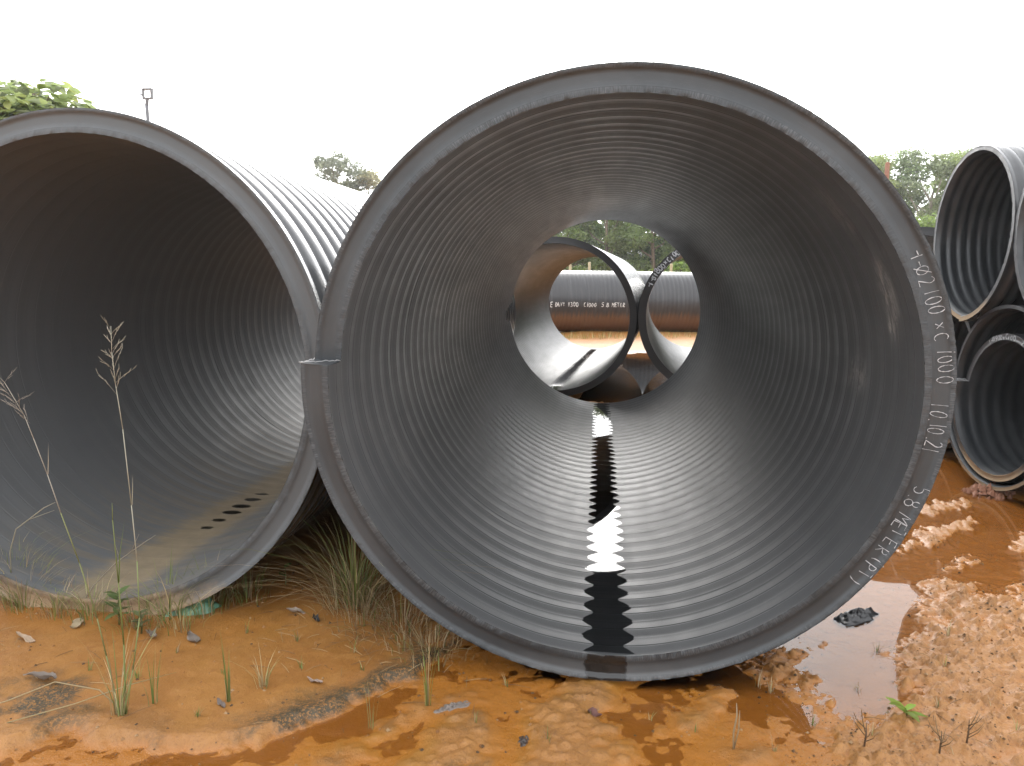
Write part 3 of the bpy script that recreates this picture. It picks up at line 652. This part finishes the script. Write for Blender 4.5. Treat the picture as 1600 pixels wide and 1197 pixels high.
AIR3 = spec(10.0, 2.6, 7000, .19, [(.17, .19, .13), (.20, .22, .15), (.14, .16, .11)], 51, base=.62, nl=11, airy=1.25)
make_tree('lone_tree', 'thin dark tree with open crown rising above the left pipe', None, (-18.9, 50, .1), AIR3, 1.0, .4)
BRN = spec(8.6, 2.0, 8000, .18, [(.27, .25, .15), (.24, .25, .14), (.31, .28, .16)], 52, base=.5, nl=9)
make_tree('lone_tree', 'olive-brown rounded tree just left of the middle pipe, above the left pipe', None, (-17.0, 50.5, .1), BRN, 1.04, .9)

# broad-leaved tree at the upper left: every leaf a folded blade
def broadleaf_tree(loc, h, label):
    root = empty('broadleaf_tree', loc); tag(root, label, 'tree'); rg = random.Random(9)
    tb = MB(); tb.tube([(0, 0, -.1), (.05, 0, h*.4), (-.04, .05, h*.9)], [.07, .055, .03], 8)
    lm = MB(); cols = [(.32, .42, .16), (.38, .47, .18), (.28, .36, .15), (.44, .50, .17), (.30, .35, .20)]
    for b in range(20):
        a = b*2.4+rg.uniform(-.3, .3); z0 = h*(.35+.5*b/20); ln = rg.uniform(.6, 1.05)*(1.25-.45*b/20); dirv = Vector((math.cos(a), math.sin(a), 0))
        p0 = Vector((0, 0, z0)); p2 = p0+dirv*ln+Vector((0, 0, min(h-.15-z0, ln*.65)))
        tb.tube([p0, (p0+p2)/2+Vector((0, 0, -.05)), p2], [.025, .018, .008], 5, cap=False)
    for i in range(2100):
        a = rg.uniform(0, 6.283); u = rg.uniform(-.35, 1); r_ = math.sqrt(max(0, 1-u*u)); k = rg.uniform(.3, 1)**.5*(1+.10*math.sin(3*a+1)+.08*math.sin(5*u*3+a))
        q = Vector((1.05*k*r_*math.cos(a), 1.05*k*r_*math.sin(a), h*.72+.92*k*u)); an = a+rg.uniform(-1.2, 1.2); d = Vector((math.cos(an), math.sin(an), rg.uniform(-.7, .5))).normalized()
        l = rg.uniform(.14, .28); pts = [q+d*l*t/4+Vector((0, 0, -.22*l*(t/4)**2)) for t in range(5)]
        side = d.cross(Vector((rg.uniform(-.5, .5), rg.uniform(-.5, .5), 1))); c = rg.choice(cols); f = rg.uniform(.7, 1.2)
        lm.blade(pts, l*rg.uniform(.55, .75), side, tuple(v*f for v in c), taper=False, fold=.12)
    tb.build('trunk', M_bark, root); lm.build('crown', M_leaf, root)
broadleaf_tree((-8.60, 8.0, .02), 4.62, 'bright green broad-leaved tree rising above the left pipe at the upper left')
broadleaf_tree((-10.0, 8.9, .02), 4.9, 'pale green broad-leaved tree at the left edge, behind the other broad-leaved tree')

# shrubs along the fence
rg = random.Random(3)
for i, x in enumerate((-3.4, -2.0, -.9, .5, 1.6, 2.9, 3.8, 5.2)):
    h = rg.uniform(1.7, 2.3); rt_ = empty('shrub', (x, 29+rg.uniform(-.5, 1), .03)); tag(rt_, (ORD+('eighth',))[i]+' from the left of the yellow-green shrubs along the pale fence posts', 'shrub', 'shrubs along the fence')
    tb, cm = tree_meshes(h, 1.0, 900, .15, [(.12, .17, .035), (.16, .21, .04), (.08, .12, .03)], 60+i, base=.15, nl=7)
    tb.build('stem', M_bark, rt_); obj('foliage', cm, M_leaf, rt_)
M_postwood = simple('weathered_wood', (.33, .28, .17), .8, .3, 8)
for x, z, lab in ((-1.157, 2.03, 'leftmost of three'), (-.429, 2.12, 'middle of three'), (2.638, 2.09, 'rightmost of three')):
    mb = MB(); mb.tube([(0, 0, -.2), (.01, 0, 1.0), (.0, 0, z-.03), (0, 0, z)], [.055, .052, .05, .035], 8)
    o = mb.build('fence_post', M_postwood); o.location = (x, 26, 0); tag(o, f'pale wooden fence post, {lab} behind the crosswise pipe', 'post', 'fence posts')
mb = MB(); mb.tube([(0, 0, -.3), (.02, 0, 2), (0, 0, 4.1), (0, 0, 4.14)], [.055, .05, .05, .03], 10)
o = mb.build('timber_post', simple('reddish_timber', (.22, .10, .06), .8, .3, 6)); o.location = (6.21, 15, 0); tag(o, 'reddish timber post standing against the trees right of the middle pipe', 'post')

# floodlight on its pole
fl = empty('floodlight_pole', (-15.35, 22, 0)); tag(fl, 'slim grey lamp pole with a square floodlight above the left pipe', 'lamp pole')
M_steel = simple('galvanised_steel', (.10, .10, .105), .5, .15, 5)
mb = MB(); mb.tube([(0, 0, -.3), (-.04, 0, 3.7), (-.19, 0, 7.2)], [.085, .07, .06], 10); mb.build('pole', M_steel, fl)
hd = MB(); cx, cz, hw, t = -.13, 7.53, .175, .045
hd.box(cx-hw, cx+hw, -.06, .06, cz+hw-t, cz+hw, ); hd.box(cx-hw, cx+hw, -.06, .06, cz-hw, cz-hw+t)
hd.box(cx-hw, cx-hw+t, -.058, .058, cz-hw+t, cz+hw-t); hd.box(cx+hw-t, cx+hw, -.058, .058, cz-hw+t, cz+hw-t)
lamp = hd.build('lamp_housing', M_steel, fl, False)
gl = MB(); gl.box(cx-hw+t, cx+hw-t, -.02, .02, cz-hw+t, cz+hw-t)
N = NT('frosted_lamp_glass'); p = N.n('ShaderNodeBsdfTranslucent'); p.inputs[0].default_value = (.85, .86, .86, 1); d_ = N.n('ShaderNodeBsdfTransparent'); m_ = N.n('ShaderNodeMixShader'); m_.inputs[0].default_value = .6
N.l(p.outputs[0], m_.inputs[1]); N.l(d_.outputs[0], m_.inputs[2]); N.done(m_.outputs[0])
gl.build('lamp_glass', N.m, lamp, False)
br = MB(); br.box(cx-hw-.11, cx-hw, -.03, .03, cz-.05, cz-.01); br.tube([(cx-.05, 0, 7.15), (cx-.03, 0, cz-hw)], .06, 8); br.build('bracket', M_steel, fl, False)

# ------------------------------------------------------------------ grasses and weeds
GREEN = [(.17, .22, .06), (.21, .25, .075), (.26, .27, .11), (.14, .17, .05)]
DRY = [(.42, .33, .18), (.35, .25, .13), (.50, .41, .26), (.26, .18, .10)]
def blades(mb, n, h0, h1, spread, dry, w=.004, lean=.5, seed=0, r0=.02, droop=.25):
    rg = random.Random(seed)
    for i in range(n):
        a = rg.uniform(0, 6.283); b = Vector((math.cos(a), math.sin(a), 0)); p = b*rg.uniform(0, r0); h = rg.uniform(h0, h1); ln = rg.uniform(.05, lean)*h
        pts = [p+b*ln*(t**1.6)+Vector((0, 0, h*(t-droop*lean*t**3))) for t in (0, .25, .5, .75, 1)]
        pts[0].z -= .015
        c = rg.choice(DRY if rg.random() < dry else GREEN); f = rg.uniform(.75, 1.2)
        mb.blade(pts, w*rg.uniform(.6, 1.3), (-b.y, b.x, 0), tuple(v*f for v in c))
def tuft(name, label, x, y, n, h0, h1, dry, cat='grass', group=None, w=.004, lean=.5, seed=0, r0=.02, dz=0, droop=.25):
    mb = MB(); blades(mb, n, h0, h1, .1, dry, w, lean, seed, r0, droop)
    o = mb.build(name, M_grass); o.location = (x, y, gz(x, y)+dz); tag(o, label, cat, group); return o
# tall seeding grass at the left
def panicle(mb, top, axis, n, l, seed, c, bend=None):
    rg = random.Random(seed); axis = Vector(axis).normalized()
    for i in range(n):
        t = i/n; p = Vector(top)-axis*l*(1-t); a = rg.uniform(0, 6.283)
        sd = Vector((math.cos(a), math.sin(a)*.6, 0)); d = (sd*rg.uniform(.35, .75)+axis*rg.uniform(.3, .9)).normalized(); ln = l*rg.uniform(.18, .42)*(1-.5*t)
        mb.tube([p, p+d*ln*.5+Vector((0, 0, .004)), p+d*ln], [.0006, .0006, .0004], 4, c)
        for k in range(3): q = p+d*ln*(.45+.25*k); mb.tube([q, q+(d+Vector((rg.uniform(-.4, .4), 0, rg.uniform(-.2, .4)))).normalized()*.018], [.0010, .0005], 4, c)
bx, by = -1.691, -.556; bz = gz(bx, by)
tg = empty('tall_grass', (bx, by, bz)); tag(tg, 'tall thin grass with two seeding stalks standing before the left pipe', 'grass')
mb = MB(); blades(mb, 26, .12, .40, .1, .5, .0040, .55, 3, .025); mb.build('leaf_blades', M_grass, tg)
S1 = [(-1.682,.015),(-1.640,.18),(-1.607,.373),(-1.599,.578),(-1.597,.778),(-1.601,1.038),(-1.613,1.186),(-1.624,1.289),(-1.632,1.372)]
S2 = [(-1.699,.013),(-1.739,.224),(-1.757,.363),(-1.796,.567),(-1.841,.745),(-1.877,.876),(-1.925,.994),(-1.965,1.068),(-2.036,1.174),(-2.078,1.215)]
S3 = [(-1.680,.02),(-1.662,.277),(-1.656,.507),(-1.655,.731),(-1.654,.787)]
for k, S in enumerate((S1, S2, S3)):
    pts = [(x-bx, .02*math.sin(i*.8+k), z-bz-.02 if i else -.02) for i, (x, z) in enumerate(S)]; n = len(pts)
    mb = MB()
    gcol = lambda t: (.24, .27, .11) if t < .35 else (.38, .36, .29)
    for i in range(n-1):
        t = i/(n-1); mb.tube(pts[i:i+2], [.0026-.0017*t, .0026-.0017*(i+1)/(n-1)] if k < 2 else [.0036-.0028*t, .0036-.0028*(i+1)/(n-1)], 5, gcol(t) if k < 2 else (.20, .25, .08))
    if k < 2:
        panicle(mb, pts[-1], Vector(pts[-1])-Vector(pts[-3]), 18, .22, k+5, (.40, .36, .29))
        q = Vector(pts[n//2]); mb.blade([q, q+Vector((.006, 0, .05)), q+Vector((.012, 0, .11))], .006, (0, 1, 0), (.32, .29, .22))
    else: mb.blade([Vector(pts[2]), Vector(pts[2])+Vector((.01, 0, .1)), Vector(pts[2])+Vector((.03, .01, .22))], .007, (0, 1, 0), (.12, .18, .04))
    mb.build('seed_stalk' if k < 2 else 'green_stem', M_grass, tg)
tuft('slender_grass', 'slender upright green grass stem right of the tall seeding grass', -1.358, -.424, 7, .12, .30, .1, w=.007, lean=.12, seed=11, r0=.008)
tuft('dry_tuft', 'sparse half-dry grass tuft right of the slender green stem', -1.278, -.315, 20, .06, .22, .65, lean=.9, seed=12)
tuft('fine_grass', 'fine green grass growing from the wet channel below the middle pipe', -.649, -.327, 9, .16, .36, .25, w=.0045, lean=.18, seed=13, r0=.012)
tuft('fine_grass', 'small green grass stems in the channel, left of the taller channel grass', -.814, -.475, 6, .08, .2, .1, lean=.2, seed=14, w=.0035)
tuft('seeding_stem', 'thin pair of green stems just right of the tall seeding grass', -1.62, -.47, 8, .10, .27, .2, lean=.3, seed=15)
bt = empty('grass_clump', (-1.17, .42, gz(-1.17, .42))); tag(bt, 'big clump of green and dry grass between the left and middle pipes', 'grass')
mb = MB(); blades(mb, 85, .16, .68, .1, .30, .0065, 1.25, 21, .10); mb.build('green_blades', M_grass, bt)
mb = MB(); blades(mb, 210, .10, .50, .1, 1., .0042, 1.9, 22, .16, .15); mb.build('dry_blades', M_grass, bt)
tuft('dry_clump', 'flattened straw-coloured grass against the lower left of the middle pipe', -.88, .20, 170, .05, .20, .85, lean=1.8, seed=23, r0=.22, droop=.15)
tuft('dry_clump', 'low dry grass at the foot of the big clump', -1.10, .32, 140, .05, .20, .85, lean=1.8, seed=24, r0=.22, droop=.15)
tuft('dry_clump', 'matted straw and weeds where the middle pipe meets the channel', -.72, .02, 110, .03, .12, .8, lean=1.8, seed=25, r0=.16, droop=.15)
for k, (x, y, n, h, dry) in enumerate(((-2.70, .22, 46, .20, .45), (-2.50, .18, 30, .14, .5), (-2.87, .35, 40, .26, .4), (-2.32, .16, 26, .16, .4), (-1.98, .22, 30, .22, .2), (-1.82, .30, 24, .20, .25), (-1.70, .42, 22, .16, .3), (-3.1, .45, 40, .24, .45), (-2.05, .08, 16, .15, .4), (-1.86, .12, 18, .18, .35))):
    tuft('rim_grass', 'low mixed grass and weeds growing along the foot of the left pipe', x, y, n*3, h*.3, h*1.45, dry+.05, group='grass along the foot of the left pipe', lean=1.1, seed=30+k, r0=.11, w=.0040)
tuft('green_shoot', 'short bright yellow-green shoot standing in front of the left pipe at the left edge', -2.86, .38, 9, .12, .30, 0, w=.009, lean=.3, seed=45)
# dry stalks before the mouth of the left pipe
def stem_thing(name, label, base, pts, r, c, extra=()):
    o = empty(name, base); tag(o, label, 'grass'); mb = MB(); mb.tube([(0, 0, -.02)]+pts, [r]*(len(pts))+[r*.4], 5, c)
    for e in extra: mb.tube(e, [r*.8]*(len(e)-1)+[r*.3], 4, c)
    mb.build('stem', M_grass, o)
zb = gz(-2.7, .25)
stem_thing('dry_stalk', 'grey forked dry stalk bent over at the left edge before the left pipe', (-2.78, .25, zb), [(.01, 0, .25), (.05, 0, .36), (.20, 0, .47), (.26, 0, .50)], .0028, (.30, .27, .21), ([(.05, 0, .36), (.12, 0, .41), (.25, 0, .46)],))
stem_thing('dry_stalk', 'pale dry twig slanting up to the right before the left pipe', (-2.44, .22, zb), [(.10, 0, .12), (.22, 0, .24), (.36, 0, .34), (.42, 0, .38)], .0024, (.33, .30, .23), ([(.30, 0, .30), (.34, 0, .38)], [(.24, 0, .25), (.22, 0, .33)]))
stem_thing('dry_stalk', 'thin straight dry stalk at the far left before the left pipe', (-2.82, .22, zb), [(.0, 0, .2), (.01, 0, .42), (.01, 0, .56)], .002, (.34, .31, .25))
stem_thing('dry_stalk', 'bent straw lying on the mud left of the tall seeding grass', (-1.68, -.53, bz+.005), [(-.10, 0, .07), (-.25, -.02, .10), (-.42, -.05, .03), (-.58, -.1, .0)], .0022, (.36, .28, .17))
stem_thing('dry_stalk', 'long straw slanting down at the bottom left corner', (-1.95, -.62, gz(-1.95, -.62)), [(-.06, -.06, .02), (.1, .06, .03), (.22, .18, .04), (.33, .30, .03)], .002, (.36, .29, .17))
stem_thing('dry_stalk', 'dry upright stem standing in the wet mud right of the middle', (.416, -.436, gz(.416, -.436)), [(-.004, 0, .06), (.004, 0, .12), (.0, 0, .165)], .003, (.34, .26, .17), ([(0, 0, .0), (.012, 0, .07), (.012, 0, .14)],))
def broad_weed(name, label, x, y, n, l, h, col, seed, w=.4):
    rg = random.Random(seed); o = empty(name, (x, y, gz(x, y))); tag(o, label, 'weed')
    mb = MB(); mb.tube([(0, 0, -.02), (.005, 0, h*.5), (0, .005, h)], [.004, .003, .0015], 5, (.12, .12, .04)); mb.build('stem', M_grass, o)
    for i in range(n):
        a = i*2.39+rg.uniform(-.3, .3); z = h*(.25+.75*i/max(1, n-1)); d = Vector((math.cos(a), math.sin(a), rg.uniform(.2, .8))).normalized(); L = l*rg.uniform(.7, 1.15)
        pts = [Vector((0, 0, z))+d*L*t+Vector((0, 0, -.25*L*t*t)) for t in (0, .2, .45, .7, 1)]; f = rg.uniform(.8, 1.2)
        b = MB(); b.blade(pts, L*w, d.cross(Vector((0, 0, 1))), tuple(v*f for v in col), taper=False, fold=.12); b.build('leaf', M_leaf, o)
broad_weed('broadleaf_weed', 'broad-leaved green weed growing before the middle of the left pipe', -2.14, .10, 14, .075, .15, (.15, .21, .08), 1)
broad_weed('broadleaf_weed', 'small grey-green weed right below the broad-leaved weed', -1.99, .03, 14, .05, .10, (.17, .20, .10), 2)
broad_weed('broadleaf_weed', 'small round-leaved seedling left of the big grass clump', -1.58, .58, 4, .05, .09, (.10, .16, .04), 3, .6)
broad_weed('seedling', 'bright lime-green seedling on the mud below the puddle', 1.059, -.176, 5, .085, .025, (.20, .30, .04), 4, .36)
rg = random.Random(17)
for k, (x, y, h) in enumerate(((-1.78, -.316, .07), (-1.99, -.298, .06), (-1.745, -.115, .05), (-1.195, -.165, .06), (-1.03, -.02, .07), (-1.47, -.25, .05), (-.95, -.15, .05), (-1.30, .05, .06), (-1.55, .1, .06), (-1.42, -.53, .05), (-.20, -.50, .05), (-.06, -.32, .05), (.15, -.3, .04),
        (.30, -.35, .05), (.55, -.42, .05), (.72, -.25, .06), (.62, -.05, .07), (.58, -.02, .08), (1.2, -.1, .05), (1.35, .2, .06), (1.5, .5, .06), (1.15, .35, .06), (.96, .02, .05), (1.42, -.2, .05), (1.55, -.02, .05), (.9, -.3, .05), (1.62, .72, .06), (-.46, -.42, .05), (-.38, -.15, .05))):
    tuft('grass_sprout', 'tiny grass sprout poking out of the wet orange mud', x, y, rg.randint(4, 9), h*.4, h*1.3, .35+.4*(x > .3), group='tiny sprouts on the mud', lean=.7, seed=70+k, w=.0035, r0=.01)
for k, (x, y, lab) in enumerate(((.849, -.378, 'left of the three dark twiggy stems at the bottom right'), (1.085, -.380, 'middle of the three dark twiggy stems at the bottom right'), (1.201, -.313, 'right of the three dark twiggy stems at the bottom right'))):
    o = empty('twiggy_stem', (x, y, gz(x, y))); tag(o, lab, 'twig'); mb = MB(); r2 = random.Random(k)
    mb.tube([(0, 0, -.02), (.004, 0, .04), (.002, 0, .085)], [.0035, .003, .001], 5, (.10, .06, .035))
    for i in range(5): a = r2.uniform(0, 6.28); z = .015+.012*i; mb.tube([(0, 0, z), (.03*math.cos(a), .03*math.sin(a), z+.03), (.045*math.cos(a), .045*math.sin(a), z+.06)], [.0018, .0014, .0006], 4, (.12, .075, .04))
    mb.build('stem', M_litter, o)
# far grass along the crosswise pipe and beyond: uncountable
mb = MB(); rg = random.Random(8)
for i in range(900):
    x = rg.uniform(-4.5, 5.5); y = 16.15+.25*x+rg.uniform(-.5, .45); h = rg.uniform(.05, .22); z = gz(x, y) if i % 6 == 0 else .02
    a = rg.uniform(0, 6.28); b = Vector((math.cos(a), math.sin(a), 0)); c = rg.choice(GREEN+DRY+DRY)
    mb.blade([Vector((x, y, z-.03)), Vector((x, y, z+h*.5))+b*h*.1, Vector((x, y, z+h))+b*h*.5], .014, (-b.y, b.x, 0), c)
tag(mb.build('sparse_grass', M_grass), 'sparse grass along the foot of the crosswise pipe', 'grass', kind='stuff')

# ------------------------------------------------------------------ litter
def dead_leaf(label, x, y, l, wd, rz, col, curl=.3):
    """a curled, crinkled dry leaf: a little warped sheet with a ragged outline"""
    rg = random.Random(int((x*7+y*13)*1000)); n, m = 11, 7; vs = []
    ph = [rg.uniform(0, 6.28) for _ in range(5)]; rr = l*.38*rg.uniform(.5, 1)
    for i in range(n):
        t = i/(n-1); ww = wd*1.25*max(.06, math.sin(math.pi*min(1, .06+.94*t))**.7)*(1+.22*math.sin(9*t+ph[0])+.12*math.sin(23*t+ph[1]))
        for k in range(m):
            u = k/(m-1)-.5; yy = (t-.5)*l; xx = u*ww*math.cos(u*1.7)
            zz = .004+abs(u)*ww*.8*(.5+.5*math.sin(4*t+ph[2]))+.10*l*math.sin(5*t+ph[3])**2+.07*wd*math.sin(17*u+9*t+ph[4])+l*.5*max(0, t-.6)**1.5
            vs.append((xx+.12*l*math.sin(2.5*t+ph[1]), yy, zz))
    fs = [(i*m+k, i*m+k+1, (i+1)*m+k+1, (i+1)*m+k) for i in range(n-1) for k in range(m-1)]
    mb = MB(); mb.add(vs, fs, col)
    o = mb.build('dead_leaf', M_litter); o.location = (x, y, gz(x, y)+.001); o.rotation_euler = (random.uniform(-.2, .2), random.uniform(-.25, .25), rz); tag(o, label, 'leaf', 'dead leaves on the mud')
TANC = (.27, .20, .13); GRY = (.16, .13, .11)
for lab, x, y, l, wd, rz, c in (('curled grey-brown dead leaf on the mud at the left edge', -2.117, -.408, .16, .04, 1.3, GRY), ('pale curled leaf on the bank above the channel', -1.097, -.268, .07, .025, 1.5, (.36, .28, .22)),
    ('upright curled leaf at the foot of the left pipe, left of the broad-leaved weed', -2.30, .06, .08, .055, .3, TANC), ('grey curled leaf below the broad-leaved weed', -1.92, .00, .09, .05, 1.0, GRY), ('brown curled leaf right of the broad-leaved weed, below the green plastic', -1.74, .0, .10, .05, .6, GRY),
    ('pale leaf beside the green plastic scrap', -1.87, .26, .09, .06, 1.4, (.33, .26, .19)), ('small dark leaf at the foot of the slender green stem', -1.375, -.45, .05, .025, 1.2, GRY), ('brown wrinkled leaf on the rough mud just below the middle pipe', -.044, -.30, .06, .035, .9, (.15, .08, .06)),
    ('pale straw-coloured leaf at the far left edge of the mud', -2.42, -.10, .11, .03, 1.5, (.34, .25, .17)), ('pale leaf left of the big grass clump', -1.40, .28, .09, .03, 1.6, (.36, .30, .24)), ('black scrap of leaf below the big grass clump', -1.28, .23, .07, .03, .9, (.03, .03, .03))):
    dead_leaf(lab, x, y, l, wd, rz, c)
def crumple(name, label, cat, loc, sx, sy, sz, seed, mat, rz=0):
    rg = np.random.default_rng(seed); n, m = 30, 16
    u, v = np.meshgrid(np.linspace(0, 2*np.pi, n, endpoint=False), np.linspace(0, 1, m)); x = np.cos(u)*v; y = np.sin(u)*v
    rad_ = 1+.30*np.sin(2*u+seed)+.16*np.sin(5*u+2*seed)
    z = (1-v**2)*.40+.62*(np.abs(fbm(x*1.6+3, y*1.6, 2.6, 3, seed, .6)))*(1-v**6)+.12*rg.random(x.shape)*(1-v**6)
    V = np.stack([x*sx*rad_, y*sy*rad_, z*sz-.006], -1).reshape(-1, 3); ids = np.arange(n*m).reshape(m, n); nx_ = np.roll(ids, -1, 1)
    Q = np.stack([ids[:-1], ids[1:], nx_[1:], nx_[:-1]], -1).reshape(-1, 4)
    o = obj(name, mesh_np(name, V, Q, smooth=False), mat); o.location = loc; o.rotation_euler = (0, 0, rz); tag(o, label, cat); return o
crumple('plastic_scrap', 'crumpled pale green plastic sheet at the foot of the left pipe', 'plastic scrap', (-1.90, .27, gz(-1.9, .27)), .15, .05, .075, 4, simple('green_plastic_film', (.13, .28, .19), .3, .35, 30), .45)
crumple('rag', 'crumpled black plastic rag lying in the puddle', 'rag', (1.165, .66, WATER_Z+.002), .12, .055, .035, 6, simple('black_film', (.012, .012, .013), .3, .2, 30), .3)
mb = MB(); rg = random.Random(4)
for i in range(130):
    a = rg.uniform(0, 6.28); q = rg.random()**.6; px, py = .20*q*math.cos(a), .15*q*math.sin(a); sz = rg.uniform(.012, .034); zz = .075*(1-q*q)*rg.uniform(.3, 1)
    vs = [(px+sz*math.cos(b)*rg.uniform(.6, 1.2), py+sz*math.sin(b)*rg.uniform(.6, 1.2), zz-.02+rg.uniform(-.004, .004)) for b in (0, 1.25, 2.5, 3.75, 5.0)]+[(px+rg.uniform(-.4, .4)*sz, py+rg.uniform(-.4, .4)*sz, zz+sz*rg.uniform(.3, .8))]
    mb.add(vs, [(0, 1, 5), (1, 2, 5), (2, 3, 5), (3, 4, 5), (4, 0, 5)])
o = mb.build('mud_heap', simple('pinkish_mud', (.26, .12, .07), .7, .45, 60, .8), None, False); o.location = (2.90, 2.98, -.03); tag(o, 'heap of pinkish mud crumbs at the lip of the pipe on the ground', 'mud', kind='stuff')
crumple('stone', 'flat grey stone in the channel below the middle pipe', 'stone', (-.557, -.315, gz(-.557, -.315)-.002), .075, .028, .018, 9, simple('grey_stone', (.17, .14, .12), .7, .3, 40, .6), .75)
crumple('plastic_scrap', 'dark scrap half sunk in the wet mud below the middle pipe', 'plastic scrap', (-.28, -.477, gz(-.28, -.477)), .035, .028, .016, 12, simple('dark_film', (.045, .035, .03), .4, .3, 30), .5)
# crumbs of earth, bits of straw and rotten leaf: uncountable
mb = MB(); rg = random.Random(21)
def crumb(x, y, s, c):
    z = gz_fast(x, y); vs = [Vector((x+s*math.cos(a)*rg.uniform(.6, 1.2), y+s*math.sin(a)*rg.uniform(.6, 1.2), z-.001)) for a in (0, 1.6, 3.1, 4.7)]; t = Vector((x+rg.uniform(-.3, .3)*s, y, z+s*rg.uniform(.4, .9)))
    mb.add(vs+[t], [(0, 1, 4), (1, 2, 4), (2, 3, 4), (3, 0, 4)], c)
HG = Hh.reshape(ny, nx)
def gz_fast(x, y):
    i = min(max(np.searchsorted(gx, x), 1), nx-1); j = min(max(np.searchsorted(gy_, y), 1), ny-1); return float(HG[j, i])
CC = [(.17, .07, .025), (.22, .11, .05), (.09, .045, .02), (.25, .15, .08), (.06, .035, .02)]
for i in range(6000):
    if i < 4800: x, y = rg.uniform(.55, 2.4), rg.uniform(-.75, 1.9)
    else: x, y = rg.uniform(-2.6, .8), rg.uniform(-.8, .9)
    z = gz_fast(x, y)
    if z < WATER_Z-.008 and rg.random() < .93: continue
    crumb(x, y, rg.choice((.002, .003, .004, .004, .006, .009)), rg.choice(CC))
for i in range(300):
    x, y = (rg.gauss(-.95, .25), rg.gauss(.22, .22)) if i < 200 else (rg.uniform(-2.9, -.8), rg.uniform(-.6, .5)) if i < 245 else (rg.uniform(.7, 1.9), rg.uniform(-.5, 1.0))
    z = gz_fast(x, y)+.003; a = rg.uniform(0, 6.28); l = rg.uniform(.02, .12); d = Vector((math.cos(a), math.sin(a), rg.uniform(-.02, .12)))
    if z < WATER_Z: continue
    mb.tube([Vector((x, y, z)), Vector((x, y, z))+d*l*.5+Vector((0, 0, .004)), Vector((x, y, z))+d*l], [.0009, .0010, .0005], 4, rg.choice([(.26, .18, .10), (.20, .13, .07), (.32, .24, .14), (.10, .06, .035), (.08, .05, .03)]))
tag(mb.build('ground_litter', M_litter, smooth=False), 'crumbs of earth, straw and rotten leaf scattered over the mud', 'litter', kind='stuff')


# ------------------------------------------------------------------ humid air
mb = MB(); mb.box(-620, 620, -620, 620, -1.6, 12.5)
N = NT('humid_air'); pv = N.n('ShaderNodeVolumePrincipled'); pv.inputs['Color'].default_value = (.97, .985, 1, 1); pv.inputs['Density'].default_value = .0009; pv.inputs['Anisotropy'].default_value = .35
N.l(pv.outputs[0], N.out.inputs['Volume'])
tag(mb.build('haze', N.m, None, False), 'thin white humid haze in the air over the yard', 'haze', kind='stuff')
